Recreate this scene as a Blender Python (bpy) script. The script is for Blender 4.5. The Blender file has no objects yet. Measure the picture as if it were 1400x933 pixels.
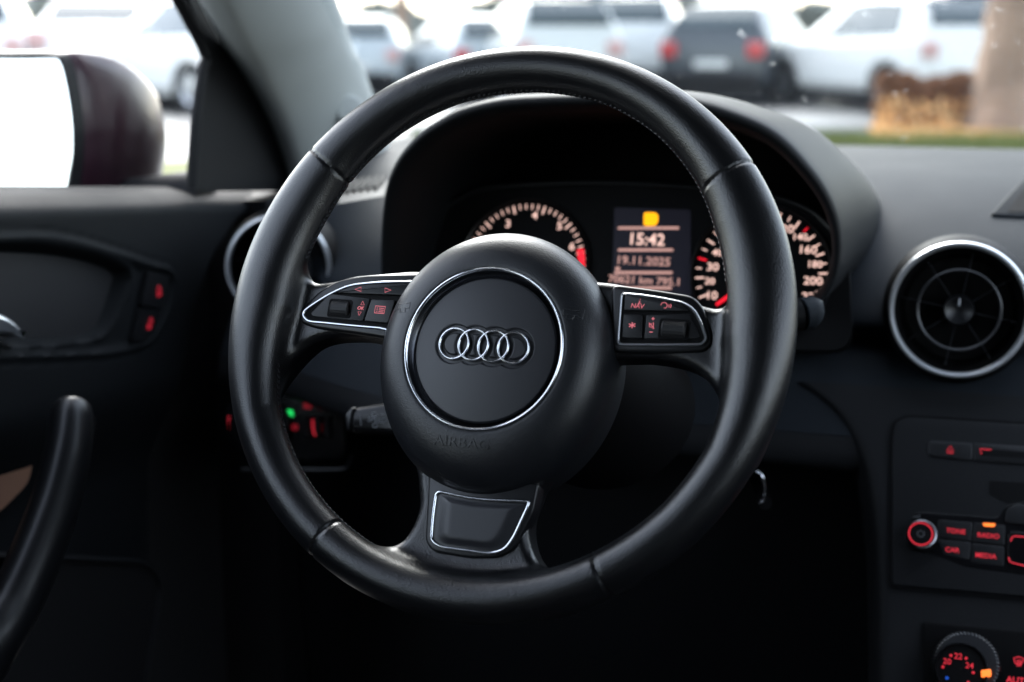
import bpy, math, random
import numpy as np
from mathutils import Vector, Matrix
random.seed(7); rng = np.random.default_rng(7)
PI = math.pi
S = bpy.context.scene
COL = S.collection

# ------------------------------------------------------------------ camera
f = 1944.0
CAM = np.array([0, 0, 1.12])
_y, _p = math.radians(17), math.radians(12)
FW = np.array([-math.sin(_y)*math.cos(_p), math.cos(_y)*math.cos(_p), -math.sin(_p)])
RT = np.array([math.cos(_y), math.sin(_y), 0.0])
UP = np.cross(RT, FW)
cd = bpy.data.cameras.new('camera'); cam = bpy.data.objects.new('camera', cd); COL.objects.link(cam)
cam.matrix_world = Matrix(((RT[0], UP[0], -FW[0], CAM[0]), (RT[1], UP[1], -FW[1], CAM[1]), (RT[2], UP[2], -FW[2], CAM[2]), (0, 0, 0, 1)))
cd.lens = 50; cd.sensor_width = 36; cd.clip_start = 0.02; cd.clip_end = 2000
cd.dof.use_dof = True; cd.dof.focus_distance = 0.922; cd.dof.aperture_fstop = 4.8
S.camera = cam

def ray(u, v): return FW + RT*(u-700)/f + UP*(466.5-v)/f
def atY(u, v, Y): d = ray(u, v); return CAM + d*(Y/d[1])
def atX(u, v, X): d = ray(u, v); return CAM + d*(X/d[0])
def atZ(u, v, Z): d = ray(u, v); return CAM + d*((Z-CAM[2])/d[2])
def N(v): v = np.array(v, float); return v/np.linalg.norm(v)

class Frame:
    """a plane in the place: origin, x axis, y axis, normal"""
    def __init__(s, o, n, xh=(1, 0, 0)):
        s.o = np.array(o, float); s.n = N(n)
        s.x = N(np.array(xh) - s.n*np.dot(xh, s.n)); s.y = np.cross(s.n, s.x)
    def loc(s, u, v, z=0):
        d = ray(u, v); t = ((s.o + s.n*z - CAM) @ s.n)/(d @ s.n); P = CAM + d*t - s.o
        return np.array([P @ s.x, P @ s.y])
    def L(s, pts, z=0): return np.array([s.loc(u, v, z) for u, v in pts])
    def w(s, v):
        v = np.asarray(v, float); return s.o + v[:, :1]*s.x + v[:, 1:2]*s.y + v[:, 2:3]*s.n
    def M(s):
        return Matrix([[s.x[i], s.y[i], s.n[i], s.o[i]] for i in range(3)] + [[0, 0, 0, 1]])

# ------------------------------------------------------------------ materials
def mat(name, col, rough=0.5, metal=0.0, spec=0.5, bump=None, var=0.0, emit=None, estr=0.0, coat=0.0, vscale=12.0):
    m = bpy.data.materials.new(name); m.use_nodes = True
    nt = m.node_tree; b = nt.nodes['Principled BSDF']
    b.inputs['Base Color'].default_value = (*col, 1)
    b.inputs['Roughness'].default_value = rough; b.inputs['Metallic'].default_value = metal
    b.inputs['Specular IOR Level'].default_value = spec
    b.inputs['Coat Weight'].default_value = coat
    if emit: b.inputs['Emission Color'].default_value = (*emit, 1); b.inputs['Emission Strength'].default_value = estr
    tc = nt.nodes.new('ShaderNodeTexCoord')
    if var > 0:
        n = nt.nodes.new('ShaderNodeTexNoise'); n.inputs['Scale'].default_value = vscale; n.inputs['Detail'].default_value = 5
        r = nt.nodes.new('ShaderNodeMapRange'); r.inputs['To Min'].default_value = 1-var; r.inputs['To Max'].default_value = 1+var
        x = nt.nodes.new('ShaderNodeMix'); x.data_type = 'RGBA'; x.blend_type = 'MULTIPLY'; x.inputs['Factor'].default_value = 1
        nt.links.new(tc.outputs['Object'], n.inputs['Vector']); nt.links.new(n.outputs['Fac'], r.inputs['Value'])
        x.inputs['A'].default_value = (*col, 1); nt.links.new(r.outputs['Result'], x.inputs['B'])
        nt.links.new(x.outputs['Result'], b.inputs['Base Color'])
        r2 = nt.nodes.new('ShaderNodeMapRange'); r2.inputs['To Min'].default_value = max(rough-.06, 0.02); r2.inputs['To Max'].default_value = rough+.08
        nt.links.new(n.outputs['Fac'], r2.inputs['Value']); nt.links.new(r2.outputs['Result'], b.inputs['Roughness'])
    if bump:
        last = None
        for kind, sc, st, dist in bump:
            if kind == 'v':
                t = nt.nodes.new('ShaderNodeTexVoronoi'); t.inputs['Scale'].default_value = sc; o = t.outputs['Distance']
            else:
                t = nt.nodes.new('ShaderNodeTexNoise'); t.inputs['Scale'].default_value = sc; t.inputs['Detail'].default_value = 4; o = t.outputs['Fac']
            nt.links.new(tc.outputs['Object'], t.inputs['Vector'])
            bp = nt.nodes.new('ShaderNodeBump'); bp.inputs['Strength'].default_value = st; bp.inputs['Distance'].default_value = dist
            nt.links.new(o, bp.inputs['Height'])
            if last: nt.links.new(last, bp.inputs['Normal'])
            last = bp.outputs['Normal']
        nt.links.new(last, b.inputs['Normal'])
    return m

def glass(name, tint=(1, 1, 1), refl=1.0, dirt=0.0):
    m = bpy.data.materials.new(name); m.use_nodes = True; nt = m.node_tree
    for n in list(nt.nodes): nt.nodes.remove(n)
    out = nt.nodes.new('ShaderNodeOutputMaterial'); mx = nt.nodes.new('ShaderNodeMixShader')
    tr = nt.nodes.new('ShaderNodeBsdfTransparent'); tr.inputs['Color'].default_value = (*tint, 1)
    gl = nt.nodes.new('ShaderNodeBsdfGlossy'); gl.inputs['Roughness'].default_value = 0.02
    fr = nt.nodes.new('ShaderNodeFresnel'); fr.inputs['IOR'].default_value = 1.33
    mu = nt.nodes.new('ShaderNodeMath'); mu.operation = 'MULTIPLY'; mu.inputs[1].default_value = refl
    nt.links.new(fr.outputs['Fac'], mu.inputs[0]); nt.links.new(mu.outputs[0], mx.inputs['Fac'])
    nt.links.new(tr.outputs[0], mx.inputs[1]); nt.links.new(gl.outputs[0], mx.inputs[2])
    nt.links.new(mx.outputs[0], out.inputs['Surface'])
    return m

M = {}
M['leather'] = mat('black_smooth_leather', (0.0042, 0.0047, 0.0058), 0.30, spec=0.72, var=0.22, vscale=22, bump=[('v', 1100, 0.38, 0.0003), ('n', 90, 0.16, 0.0008)])
M['airbag'] = mat('grained_airbag_plastic', (0.0085, 0.0098, 0.0125), 0.40, spec=0.6, bump=[('v', 1150, 0.26, 0.0004)])
M['satin'] = mat('satin_black_plastic', (0.006, 0.0066, 0.008), 0.34, spec=0.5, bump=[('n', 2500, 0.06, 0.0001)])
M['plate_black'] = mat('emblem_plate_plastic', (0.019, 0.020, 0.024), 0.40, spec=0.6, bump=[('n', 2500, 0.06, 0.0001)])
M['ribs'] = mat('ribbed_grey_plastic', (0.022, 0.023, 0.026), 0.35, spec=0.7)
M['button'] = mat('matt_button_plastic', (0.009, 0.0095, 0.011), 0.42, spec=0.45, bump=[('n', 2500, 0.08, 0.0001)])
M['rubber'] = mat('ribbed_rubber', (0.010, 0.010, 0.011), 0.55)
M['chrome'] = mat('bright_chrome', (0.82, 0.84, 0.88), 0.12, metal=1.0)
M['satin_chrome'] = mat('satin_chrome', (0.80, 0.82, 0.86), 0.28, metal=1.0)
M['dark_chrome'] = mat('dark_chrome', (0.10, 0.105, 0.12), 0.22, metal=1.0)
M['dash'] = mat('soft_dash_plastic', (0.0125, 0.0158, 0.0200), 0.65, spec=0.14, var=0.06, bump=[('v', 700, 0.25, 0.0005)])
M['fascia'] = mat('dark_fascia_plastic', (0.0095, 0.0102, 0.0116), 0.55, spec=0.2, var=0.06, bump=[('v', 700, 0.25, 0.0005)])
M['hood'] = mat('hood_plastic', (0.0085, 0.0095, 0.011), 0.55, spec=0.15, bump=[('v', 700, 0.2, 0.0005)])
M['black'] = mat('deep_black_plastic', (0.0035, 0.0035, 0.004), 0.6, spec=0.12)
M['piano'] = mat('gloss_black_plastic', (0.006, 0.006, 0.007), 0.25, spec=0.3)
M['pillar'] = mat('pillar_trim_fabric', (0.42, 0.44, 0.43), 0.8, spec=0.25, var=0.08, bump=[('n', 600, 0.3, 0.0005)])
M['liner'] = mat('headliner_fabric', (0.025, 0.025, 0.026), 0.9, spec=0.15, var=0.1)
M['doorcard'] = mat('door_card_plastic', (0.0098, 0.0112, 0.0128), 0.65, spec=0.12, var=0.06, bump=[('v', 700, 0.25, 0.0005)])
M['mesh'] = mat('speaker_mesh_cloth', (0.012, 0.012, 0.014), 0.6, bump=[('v', 700, 0.2, 0.0005)])
M['tan'] = mat('tan_trim_fabric', (0.28, 0.145, 0.09), 0.8, var=0.1, bump=[('n', 300, 0.3, 0.001)])
M['stitch'] = mat('grey_thread', (0.025, 0.026, 0.03), 0.7)
M['mirror'] = mat('mirror_glass', (0.9, 0.92, 0.93), 0.02, metal=1.0)
M['plum'] = mat('plum_car_paint', (0.042, 0.013, 0.024), 0.3, spec=0.4, coat=0.15, var=0.25, vscale=60)
M['seal'] = mat('black_rubber_seal', (0.008, 0.008, 0.009), 0.7, spec=0.25)
def em(name, col, st): return mat(name, tuple(c*.2 for c in col), 0.5, emit=col, estr=st)
M['red'] = em('red_backlight', (1.0, 0.04, 0.07), 0.13)
M['red_dim'] = em('dim_red_backlight', (1.0, 0.035, 0.07), 0.05)
M['pink'] = em('pale_red_legend', (1.0, 0.24, 0.29), 0.11)
M['needle'] = em('red_needle_light', (1.0, 0.01, 0.03), 0.22)
M['white'] = em('warm_white_backlight', (1.0, 0.64, 0.55), 0.21)
M['bar'] = em('display_line_light', (1.0, 0.55, 0.48), 0.11)
M['amber'] = em('amber_icon_light', (1.0, 0.40, 0.0), 0.30)
M['orange'] = em('orange_marker_light', (1.0, 0.20, 0.03), 0.35)
M['green'] = em('green_lamp_light', (0.02, 1.0, 0.18), 0.16)
M['blue'] = em('blue_dot_light', (0.02, 0.16, 1.0), 0.08)
M['vent_ring'] = mat('brushed_silver_ring', (0.75, 0.77, 0.80), 0.32, metal=0.75)
M['screen'] = em('dark_display_panel', (0.02, 0.012, 0.05), 0.012)
M['greyprint'] = mat('grey_print', (0.16, 0.17, 0.18), 0.5)
M['paleprint'] = mat('pale_print', (0.6, 0.62, 0.65), 0.5)
M['windscreen'] = glass('windscreen_glass', (0.95, 0.99, 0.985), 0.22)
M['sideglass'] = glass('side_glass', (0.97, 0.99, 0.99), 0.4)
# outside
M['asphalt'] = mat('wet_asphalt', (0.055, 0.057, 0.06), 0.34, spec=0.5, var=0.35, vscale=0.6, bump=[('n', 6, 0.25, 0.02)])
M['tail_pale'] = mat('pale_tail_lamp', (0.60, 0.36, 0.34), 0.3, coat=0.2)
M['tread'] = mat('tyre_rubber', (0.02, 0.02, 0.02), 0.75)
M['alloy'] = mat('alloy_wheel', (0.45, 0.46, 0.48), 0.35, metal=0.9)
M['carglass'] = mat('tinted_car_glass', (0.03, 0.05, 0.055), 0.08, spec=1.0)
M['plate'] = mat('number_plate', (0.75, 0.75, 0.72), 0.5)
M['taillight'] = mat('red_tail_lamp', (0.55, 0.02, 0.025), 0.2, coat=0.5)
M['trim'] = mat('car_lower_trim', (0.015, 0.015, 0.017), 0.6, spec=0.2)
M['bark'] = mat('tree_bark', (0.30, 0.205, 0.15), 0.9, var=0.85, vscale=1.6, bump=[('n', 9, 0.9, 0.06)])
M['grass'] = mat('verge_grass', (0.13, 0.15, 0.030), 0.8, var=0.5, vscale=4)
M['leaf_brown'] = mat('brown_hedge_leaves', (0.23, 0.10, 0.045), 0.7, var=0.3, vscale=5)
M['leaf_orange'] = mat('orange_fallen_leaves', (0.90, 0.55, 0.25), 0.6, var=0.3, vscale=5)
M['farleaf'] = mat('far_tree_foliage', (0.26, 0.27, 0.24), 0.85, var=0.4, vscale=2)
M['kerb'] = mat('kerb_concrete', (0.32, 0.32, 0.31), 0.8, var=0.15, vscale=3)

# ------------------------------------------------------------------ geometry helpers
def link(name, geo, m, parent=None, angle=40, smooth=True, label=None):
    V, F = geo
    me = bpy.data.meshes.new(name)
    V = np.asarray(V, float)
    if parent is not None and parent.get('_world'): V = V - np.array(parent['_o'])
    me.from_pydata([tuple(map(float, p)) for p in V], [], [tuple(map(int, q)) for q in F]); me.update()
    if smooth:
        me.polygons.foreach_set('use_smooth', [True]*len(me.polygons))
        me.set_sharp_from_angle(angle=math.radians(angle))
    me.materials.append(m)
    o = bpy.data.objects.new(name, me); COL.objects.link(o)
    if parent is not None: o.parent = parent
    if parent is not None and '_o' in parent.keys(): o['_world'] = True; o['_o'] = list(parent['_o'])
    if label: o['label'] = label
    return o
def thing(name, label, cat, loc=(0, 0, 0), group=None, frame=None):
    o = bpy.data.objects.new(name, None); COL.objects.link(o); o.empty_display_size = 0.05
    o['label'] = label; o['category'] = cat
    if group: o['group'] = group
    if frame is None:
        o.location = tuple(map(float, loc)); o['_world'] = True; o['_o'] = [float(c) for c in loc]
    else: o.matrix_world = frame.M()
    return o
def sub(name, geo, m, part, **k): return link(name, geo, m, part, **k)
def join(*gs):
    V, F, n = [], [], 0
    for v, q in gs:
        V.append(np.asarray(v, float)); F += [tuple(i+n for i in p) for p in q]; n += len(v)
    return np.vstack(V), F
def xf(g, fr): return fr.w(g[0]), g[1]
def smooth_path(P, n=8, closed=True):
    P = np.asarray(P, float); m = len(P); out = []
    rngi = range(m) if closed else range(m-1)
    for i in rngi:
        if closed: a, b, c, d = P[(i-1) % m], P[i], P[(i+1) % m], P[(i+2) % m]
        else: a, b, c, d = P[max(i-1, 0)], P[i], P[i+1], P[min(i+2, m-1)]
        for k in range(n):
            t = k/n
            out.append(.5*((2*b)+(-a+c)*t+(2*a-5*b+4*c-d)*t*t+(-a+3*b-3*c+d)*t**3))
    if not closed: out.append(P[-1])
    return np.array(out)
def round_poly(P, r, n=5):
    """round the corners of a polygon"""
    P = np.asarray(P, float); m = len(P); out = []
    rr = r if hasattr(r, '__len__') else [r]*m
    for i in range(m):
        a, b, c = P[i-1], P[i], P[(i+1) % m]
        la, lc = np.linalg.norm(a-b), np.linalg.norm(c-b); q = min(rr[i], la*.45, lc*.45)
        p0 = b+(a-b)/la*q; p1 = b+(c-b)/lc*q
        for k in range(n+1):
            t = k/n; out.append((1-t)**2*p0+2*t*(1-t)*b+t*t*p1)
    return np.array(out)
def ccw(P):
    P = np.asarray(P, float); x, y = P[:, 0], P[:, 1]
    return P if (x*np.roll(y, -1)-y*np.roll(x, -1)).sum() > 0 else P[::-1]
def offset(P, d):
    """shrink a closed ccw outline by d"""
    a = P-np.roll(P, 1, 0); b = np.roll(P, -1, 0)-P
    a /= np.linalg.norm(a, axis=1)[:, None]+1e-12; b /= np.linalg.norm(b, axis=1)[:, None]+1e-12
    t = a+b; t /= np.linalg.norm(t, axis=1)[:, None]+1e-12
    return P+np.stack([-t[:, 1], t[:, 0]], -1)*d
def prism(P, z0, z1, bev=0.0, steps=3):
    P = ccw(P); n = len(P); rings = [np.c_[P, np.full(n, z0)]]
    if bev > 0:
        for k in range(steps+1):
            a = k/steps*PI/2
            rings.append(np.c_[offset(P, bev*(1-math.cos(a))), np.full(n, z1-bev+bev*math.sin(a))])
    else: rings.append(np.c_[P, np.full(n, z1)])
    V = np.vstack(rings); F = []
    for j in range(len(rings)-1):
        for i in range(n): F.append((j*n+i, j*n+(i+1) % n, (j+1)*n+(i+1) % n, (j+1)*n+i))
    F.append(tuple(range((len(rings)-1)*n, len(rings)*n))); F.append(tuple(range(n-1, -1, -1)))
    return V, F
def tube(P, r, closed=False, n=10, flat=1.0, up=(0, 0, 1), cap=True):
    P = np.asarray(P, float); m = len(P); rr = np.broadcast_to(np.asarray(r, float), (m,))
    T = (np.roll(P, -1, 0)-np.roll(P, 1, 0)) if closed else np.gradient(P, axis=0)
    T /= np.linalg.norm(T, axis=1)[:, None]+1e-12
    up = np.array(up, float); A = np.cross(T, up); ln = np.linalg.norm(A, axis=1)[:, None]
    A = np.where(ln > 1e-4, A/(ln+1e-12), np.cross(T, [1, 0, 0.01])); A /= np.linalg.norm(A, axis=1)[:, None]
    B = np.cross(A, T); V = []
    for i in range(m):
        for k in range(n):
            a = 2*PI*k/n; V.append(P[i]+rr[i]*(math.cos(a)*A[i]+flat*math.sin(a)*B[i]))
    F = []
    for i in range(m if closed else m-1):
        for k in range(n): F.append((i*n+k, i*n+(k+1) % n, ((i+1) % m)*n+(k+1) % n, ((i+1) % m)*n+k))
    if not closed and cap: F.append(tuple(range(n-1, -1, -1))); F.append(tuple(range((m-1)*n, m*n)))
    return np.array(V), F
def lathe(prof, n=64, c=(0, 0), cap_end=False):
    V, F = [], []; m = len(prof)
    for i in range(n):
        a = 2*PI*i/n
        for r, z in prof: V.append((c[0]+r*math.cos(a), c[1]+r*math.sin(a), z))
    for i in range(n):
        for j in range(m-1):
            F.append((i*m+j, ((i+1) % n)*m+j, ((i+1) % n)*m+j+1, i*m+j+1))
    if cap_end:
        F.append(tuple(i*m+m-1 for i in range(n)))
    return np.array(V), F
def gridmesh(G, mask=None, flip=False):
    G = np.asarray(G, float); a, b = G.shape[:2]; F = []
    for i in range(a-1):
        for j in range(b-1):
            if mask is not None and not (mask[i, j] and mask[i+1, j] and mask[i, j+1] and mask[i+1, j+1]): continue
            q = (i*b+j, (i+1)*b+j, (i+1)*b+j+1, i*b+j+1); F.append(q[::-1] if flip else q)
    return G.reshape(-1, 3), F
def box(c, s, rz=0):
    c = np.array(c, float); s = np.array(s, float)/2; V = []
    for z in (-1, 1):
        for x, y in ((-1, -1), (1, -1), (1, 1), (-1, 1)):
            p = np.array([x*s[0], y*s[1], z*s[2]])
            V.append(c+[p[0]*math.cos(rz)-p[1]*math.sin(rz), p[0]*math.sin(rz)+p[1]*math.cos(rz), p[2]])
    return np.array(V), [(3, 2, 1, 0), (4, 5, 6, 7), (0, 1, 5, 4), (1, 2, 6, 5), (2, 3, 7, 6), (3, 0, 4, 7)]
def rbox(c, s, b=0.002):
    P = round_poly([(c[0]-s[0]/2, c[1]-s[1]/2), (c[0]+s[0]/2, c[1]-s[1]/2), (c[0]+s[0]/2, c[1]+s[1]/2), (c[0]-s[0]/2, c[1]+s[1]/2)], min(s[0], s[1])*.2)
    return prism(P, c[2]-s[2]/2, c[2]+s[2]/2, b)
def text(s, size, c=(0, 0), z=0.0, rot=0.0, shear=0.0, th=0.0002, bold=0.0, sx=1.0):
    cu = bpy.data.curves.new('t', 'FONT'); cu.body = s; cu.size = size; cu.align_x = 'CENTER'; cu.align_y = 'CENTER'
    cu.shear = shear; cu.extrude = th; cu.offset = bold; cu.resolution_u = 3
    o = bpy.data.objects.new('t', cu); COL.objects.link(o)
    me = o.to_mesh(); V = np.array([v.co[:] for v in me.vertices]); F = [tuple(p.vertices) for p in me.polygons]
    o.to_mesh_clear(); bpy.data.objects.remove(o); bpy.data.curves.remove(cu)
    V[:, 0] *= sx; V[:, :2] -= (V[:, :2].max(0)+V[:, :2].min(0))/2
    ca, sa = math.cos(rot), math.sin(rot)
    V = np.c_[V[:, 0]*ca-V[:, 1]*sa+c[0], V[:, 0]*sa+V[:, 1]*ca+c[1], V[:, 2]+z+th]
    return V, F
def strokes(lines, w, z=0.0, closed=False):
    gs = []
    for L in lines:
        L = np.asarray(L, float); gs.append(tube(np.c_[L, np.full(len(L), z)], w/2, closed, 6, 0.5))
    return join(*gs)
def arc(c, r, a0, a1, n=24, ry=None):
    a = np.radians(np.linspace(a0, a1, n)); return np.c_[c[0]+r*np.cos(a), c[1]+(ry or r)*np.sin(a)]
def polysd(P, X, Y):
    """signed distance to polygon, negative inside"""
    P = np.asarray(P, float); d = np.full(X.shape, 1e9); ins = np.zeros(X.shape, bool)
    for i in range(len(P)):
        a, b = P[i-1], P[i]; ex, ey = b-a; wx, wy = X-a[0], Y-a[1]
        t = np.clip((wx*ex+wy*ey)/(ex*ex+ey*ey+1e-15), 0, 1)
        d = np.minimum(d, (wx-ex*t)**2+(wy-ey*t)**2)
        c = ((a[1] > Y) != (b[1] > Y)) & (X < (b[0]-a[0])*(Y-a[1])/(b[1]-a[1]+1e-15)+a[0]); ins ^= c
    d = np.sqrt(d); return np.where(ins, -d, d)
def sstep(a, b, x):
    t = np.clip((x-a)/(b-a), 0, 1); return t*t*(3-2*t)

def surface_nets(A, org, h):
    ins = A < 0
    nx, ny, nz = A.shape; C = np.zeros((nx-1, ny-1, nz-1, 3), np.float32); cnt = np.zeros((nx-1, ny-1, nz-1), np.float32)
    for ax in range(3):
        sl0 = [slice(None)]*3; sl1 = [slice(None)]*3; sl0[ax] = slice(0, -1); sl1[ax] = slice(1, None)
        a, b = A[tuple(sl0)], A[tuple(sl1)]; cr = (a < 0) != (b < 0)
        I = np.argwhere(cr); t = a[cr]/(a[cr]-b[cr])
        p = I.astype(np.float32); p[:, ax] += t
        o1, o2 = [k for k in range(3) if k != ax]
        for s1 in (0, -1):
            for s2 in (0, -1):
                J = I.copy(); J[:, o1] += s1; J[:, o2] += s2
                ok = (J >= 0).all(1) & (J < np.array(cnt.shape)).all(1)
                np.add.at(C, tuple(J[ok].T), p[ok]); np.add.at(cnt, tuple(J[ok].T), 1)
    act = cnt > 0; idx = np.full(cnt.shape, -1); idx[act] = np.arange(act.sum())
    V = C[act]/cnt[act][:, None]*h+np.array(org); F = []
    for ax in range(3):
        sl0 = [slice(None)]*3; sl1 = [slice(None)]*3; sl0[ax] = slice(0, -1); sl1[ax] = slice(1, None)
        a, b = ins[tuple(sl0)], ins[tuple(sl1)]; I = np.argwhere(a != b); o1, o2 = [(1, 2), (2, 0), (0, 1)][ax]
        ok = (I[:, o1] > 0) & (I[:, o2] > 0) & (I[:, o1] < A.shape[o1]-1) & (I[:, o2] < A.shape[o2]-1); I = I[ok]
        q = []
        for s1, s2 in ((-1, -1), (0, -1), (0, 0), (-1, 0)):
            J = I.copy(); J[:, o1] += s1; J[:, o2] += s2; q.append(idx[tuple(J.T)])
        q = np.stack(q, 1); fl = a[tuple(I.T)]; q[~fl] = q[~fl][:, ::-1]; F.append(q)
    F = np.vstack(F); F = F[(F >= 0).all(1)]
    return V, F
def smooth_mesh(V, F, it=3, lam=0.5):
    E = np.vstack([F[:, [0, 1]], F[:, [1, 2]], F[:, [2, 3]], F[:, [3, 0]]])
    V = V.copy()
    for k in range(it):
        for l in (lam, -lam*1.04):
            s = np.zeros_like(V); c = np.zeros(len(V))
            for q in range(3):
                s[:, q] = np.bincount(E[:, 0], V[E[:, 1], q], len(V))+np.bincount(E[:, 1], V[E[:, 0], q], len(V))
            c = np.bincount(E[:, 0], minlength=len(V))+np.bincount(E[:, 1], minlength=len(V))
            V += l*(s/c[:, None]-V)
    return V

# ================================================================== STEERING WHEEL
al, be = -0.04811, 0.444044
wn = (math.sin(al)*math.cos(be), -math.cos(al)*math.cos(be), math.sin(be))
WC = CAM + (FW + RT*(679.366-700)/f + UP*(466.5-441.795)/f)*0.886
WF = Frame(WC, wn, (math.cos(al), math.sin(al), 0))
W = thing('steering_wheel', 'black leather three spoke steering wheel with chrome trimmed round airbag hub', 'steering wheel', frame=WF)

TH = np.radians([-90, -60, -40, -25, -12, 0, 15, 27, 40, 55, 70, 90])
IN = np.array([.1565, .1565, .156, .1545, .149, .144, .1445, .146, .150, .1535, .1555, .1555])
def inner_r(th):
    s = np.arcsin(np.clip(np.sin(th), -1, 1)); return np.interp(s, TH, IN)
def softmin(a, b, k):
    h = np.clip(.5+.5*(b-a)/k, 0, 1); return b*(1-h)+a*h-k*h*(1-h)
h = 0.00112
gx = np.arange(-.193, .1931, h); gz = np.arange(-.042, .0241, h)
X, Y = np.meshgrid(gx, gx, indexing='ij'); R2 = np.hypot(X, Y); T2 = np.arctan2(Y, X)
ir = inner_r(T2); w_ = (.185-ir)/2; rc = (.185+ir)/2
groove = np.zeros_like(T2)
for a in (143.5, 36.5, -121.5, -58.5):
    d = np.abs((T2-math.radians(a)+PI) % (2*PI)-PI)*R2
    groove += np.exp(-(d/.0009)**2)
rsp = [(40, 31), (100, 29), (121, 23.5), (138, 21.5), (150, 31), (158, 50), (168, 56), (168, -60), (158, -62), (150, -46), (138, -28), (124, -17), (95, -13), (40, -15)]
bsp = [(-44, -70), (44, -70), (40, -100), (36, -120), (43, -140), (62, -156), (62, -168), (-62, -168), (-62, -156), (-43, -140), (-36, -120), (-40, -100)]
rsp = smooth_path(np.array(rsp)/1000, 4); lsp = rsp*[-1, 1]; bsp = smooth_path(np.array(bsp)/1000, 4)
sd = [polysd(p, X, Y) for p in (rsp, lsp, bsp)]
A = np.empty((len(gx), len(gx), len(gz)), np.float32)
for k, z in enumerate(gz):
    hh = .0155+.0015*sstep(.5, 0, np.abs(np.sin(T2)))
    qx, qz = (R2-rc), z
    k1 = np.sqrt((qx/w_)**2+(qz/hh)**2)+1e-9; k2 = np.sqrt((qx/w_**2)**2+(qz/hh**2)**2)+1e-9
    d = k1*(k1-1)/k2+groove*.0013
    for i, s in enumerate(sd):
        rr = .006; zc, zh = (-.0205, .0125) if i < 2 else (-.0185, .0125)
        ax_, az_ = s+rr, abs(z-zc)-zh+rr
        ds = np.minimum(np.maximum(ax_, az_), 0)+np.hypot(np.maximum(ax_, 0), max(az_, 0))-rr
        d = softmin(d, ds, .014)
    A[:, :, k] = d
V_, F_ = surface_nets(A, (gx[0], gx[0], gz[0]), h)
V_ = smooth_mesh(V_, F_, 4)
link('rim', (V_, F_), M['leather'], W, smooth=True, angle=180)
del A
# stitches along the inner edge
st = []
for a in np.arange(-180, 180, 1.35):
    t = math.radians(a)
    if any(abs((a-b+180) % 360-180) < wdt for b, wdt in ((0, 14), (180, 14), (-90, 21))): continue
    r = float(inner_r(t))-.0001; tv = np.array([-math.sin(t), math.cos(t)]); c = r*np.array([math.cos(t), math.sin(t)])
    for sg, zz in ((1, .0005), (-1, -.0015)):
        st.append(tube([(*(c-tv*.0011), zz+.0008*sg), (*(c+tv*.0011), zz-.0006*sg)], .0004, n=5))
link('stitching', join(*st), M['stitch'], W)

# hub cover
HC = np.array([0, -.0205]); R0 = .0512; ZF = .0175
def hub_rho(a):
    s = np.sin(a); c = np.cos(a)
    ry = np.where(s > 0, .0815, .0880); return 1/np.sqrt((c/.0765)**2+(s/ry)**2)
na = 160; prof = []
aa = np.linspace(0, 2*PI, na, endpoint=False); rho = hub_rho(aa); rings = []
rings.append((np.full(na, R0-.001), ZF-.006)); rings.append((np.full(na, R0-.0004), ZF-.0008)); rings.append((np.full(na, R0+.0006), ZF))
for s in np.linspace(0.04, 1, 22):
    ang = s*PI/2; rings.append((R0+.0006+(rho-R0-.0006)*math.sin(ang)**1.0, -.016+(ZF+.016)*(1-(1-math.cos(ang)**.85))**.95))
for q in (.25, .5, .75, 1): rings.append((rho*(1-.03*q), -.016-.03*q))
V = np.vstack([np.c_[HC[0]+r*np.cos(aa), HC[1]+r*np.sin(aa), np.full(na, z)] for r, z in rings]); F = []
for j in range(len(rings)-1):
    for i in range(na): F.append((j*na+i, (j+1)*na+i, (j+1)*na+(i+1) % na, j*na+(i+1) % na))
link('airbag_cover', (V, F), M['airbag'], W, angle=50)
_rs = np.array([[r[k] if hasattr(r, '__len__') else r for k in (0,)]+[z] for r, z in rings], dtype=object)
def hub_z(x, y):
    a = math.atan2(y-HC[1], x-HC[0]); r = math.hypot(x-HC[0], y-HC[1]); rh = float(hub_rho(np.array([a]))[0])
    s = min(max((r-R0-.0006)/(rh-R0-.0006), 0), 1); ang = math.asin(s)
    return -.016+(ZF+.016)*(math.cos(ang)**.85)**.95
def drape(g, lift):
    V, F = g; V = V.copy()
    for i in range(len(V)): V[i, 2] += hub_z(V[i, 0], V[i, 1])+lift
    return V, F
link('airbag_lettering', drape(text('AIRBAG', .0085, WF.loc(640, 610, .004), rot=math.radians(-.5), th=.00028, sx=1.25), .0000), M['airbag'], W)
def horn(c, s, flip=1):
    L = [np.array([(-1, .35), (-.6, .25), (.4, .25), (1, .55), (1, -.55), (.4, -.25), (-.6, -.25), (-1, -.35), (-1, .35)]),
         np.array([(-.5, -.25), (-.6, -.7), (.1, -.7), (.2, -.25)])]
    return strokes([np.c_[l[:, 0]*flip*s+c[0], l[:, 1]*s+c[1]] for l in L], .0007)
for uv, fl in (((555, 422), 1), ((788, 433), -1)):
    link('horn_symbol', drape(horn(WF.loc(*uv, .008), .006, -fl), .0001), M['airbag'], W)
# trim ring
link('trim_ring', lathe([(.0468, ZF-.0050), (.0480, ZF-.0032), (.0492, ZF-.0002), (.0497, ZF+.0009), (.0503, ZF+.0013), (.0509, ZF+.0012), (.0513, ZF+.0003), (.0514, ZF-.002)], 160, HC), M['chrome'], W, angle=60)
link('ring_inner_bevel', lathe([(.0456, ZF-.0052), (.0464, ZF-.0045), (.0478, ZF-.0029), (.0489, ZF-.0004)], 160, HC), M['dark_chrome'], W, angle=60)
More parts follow.
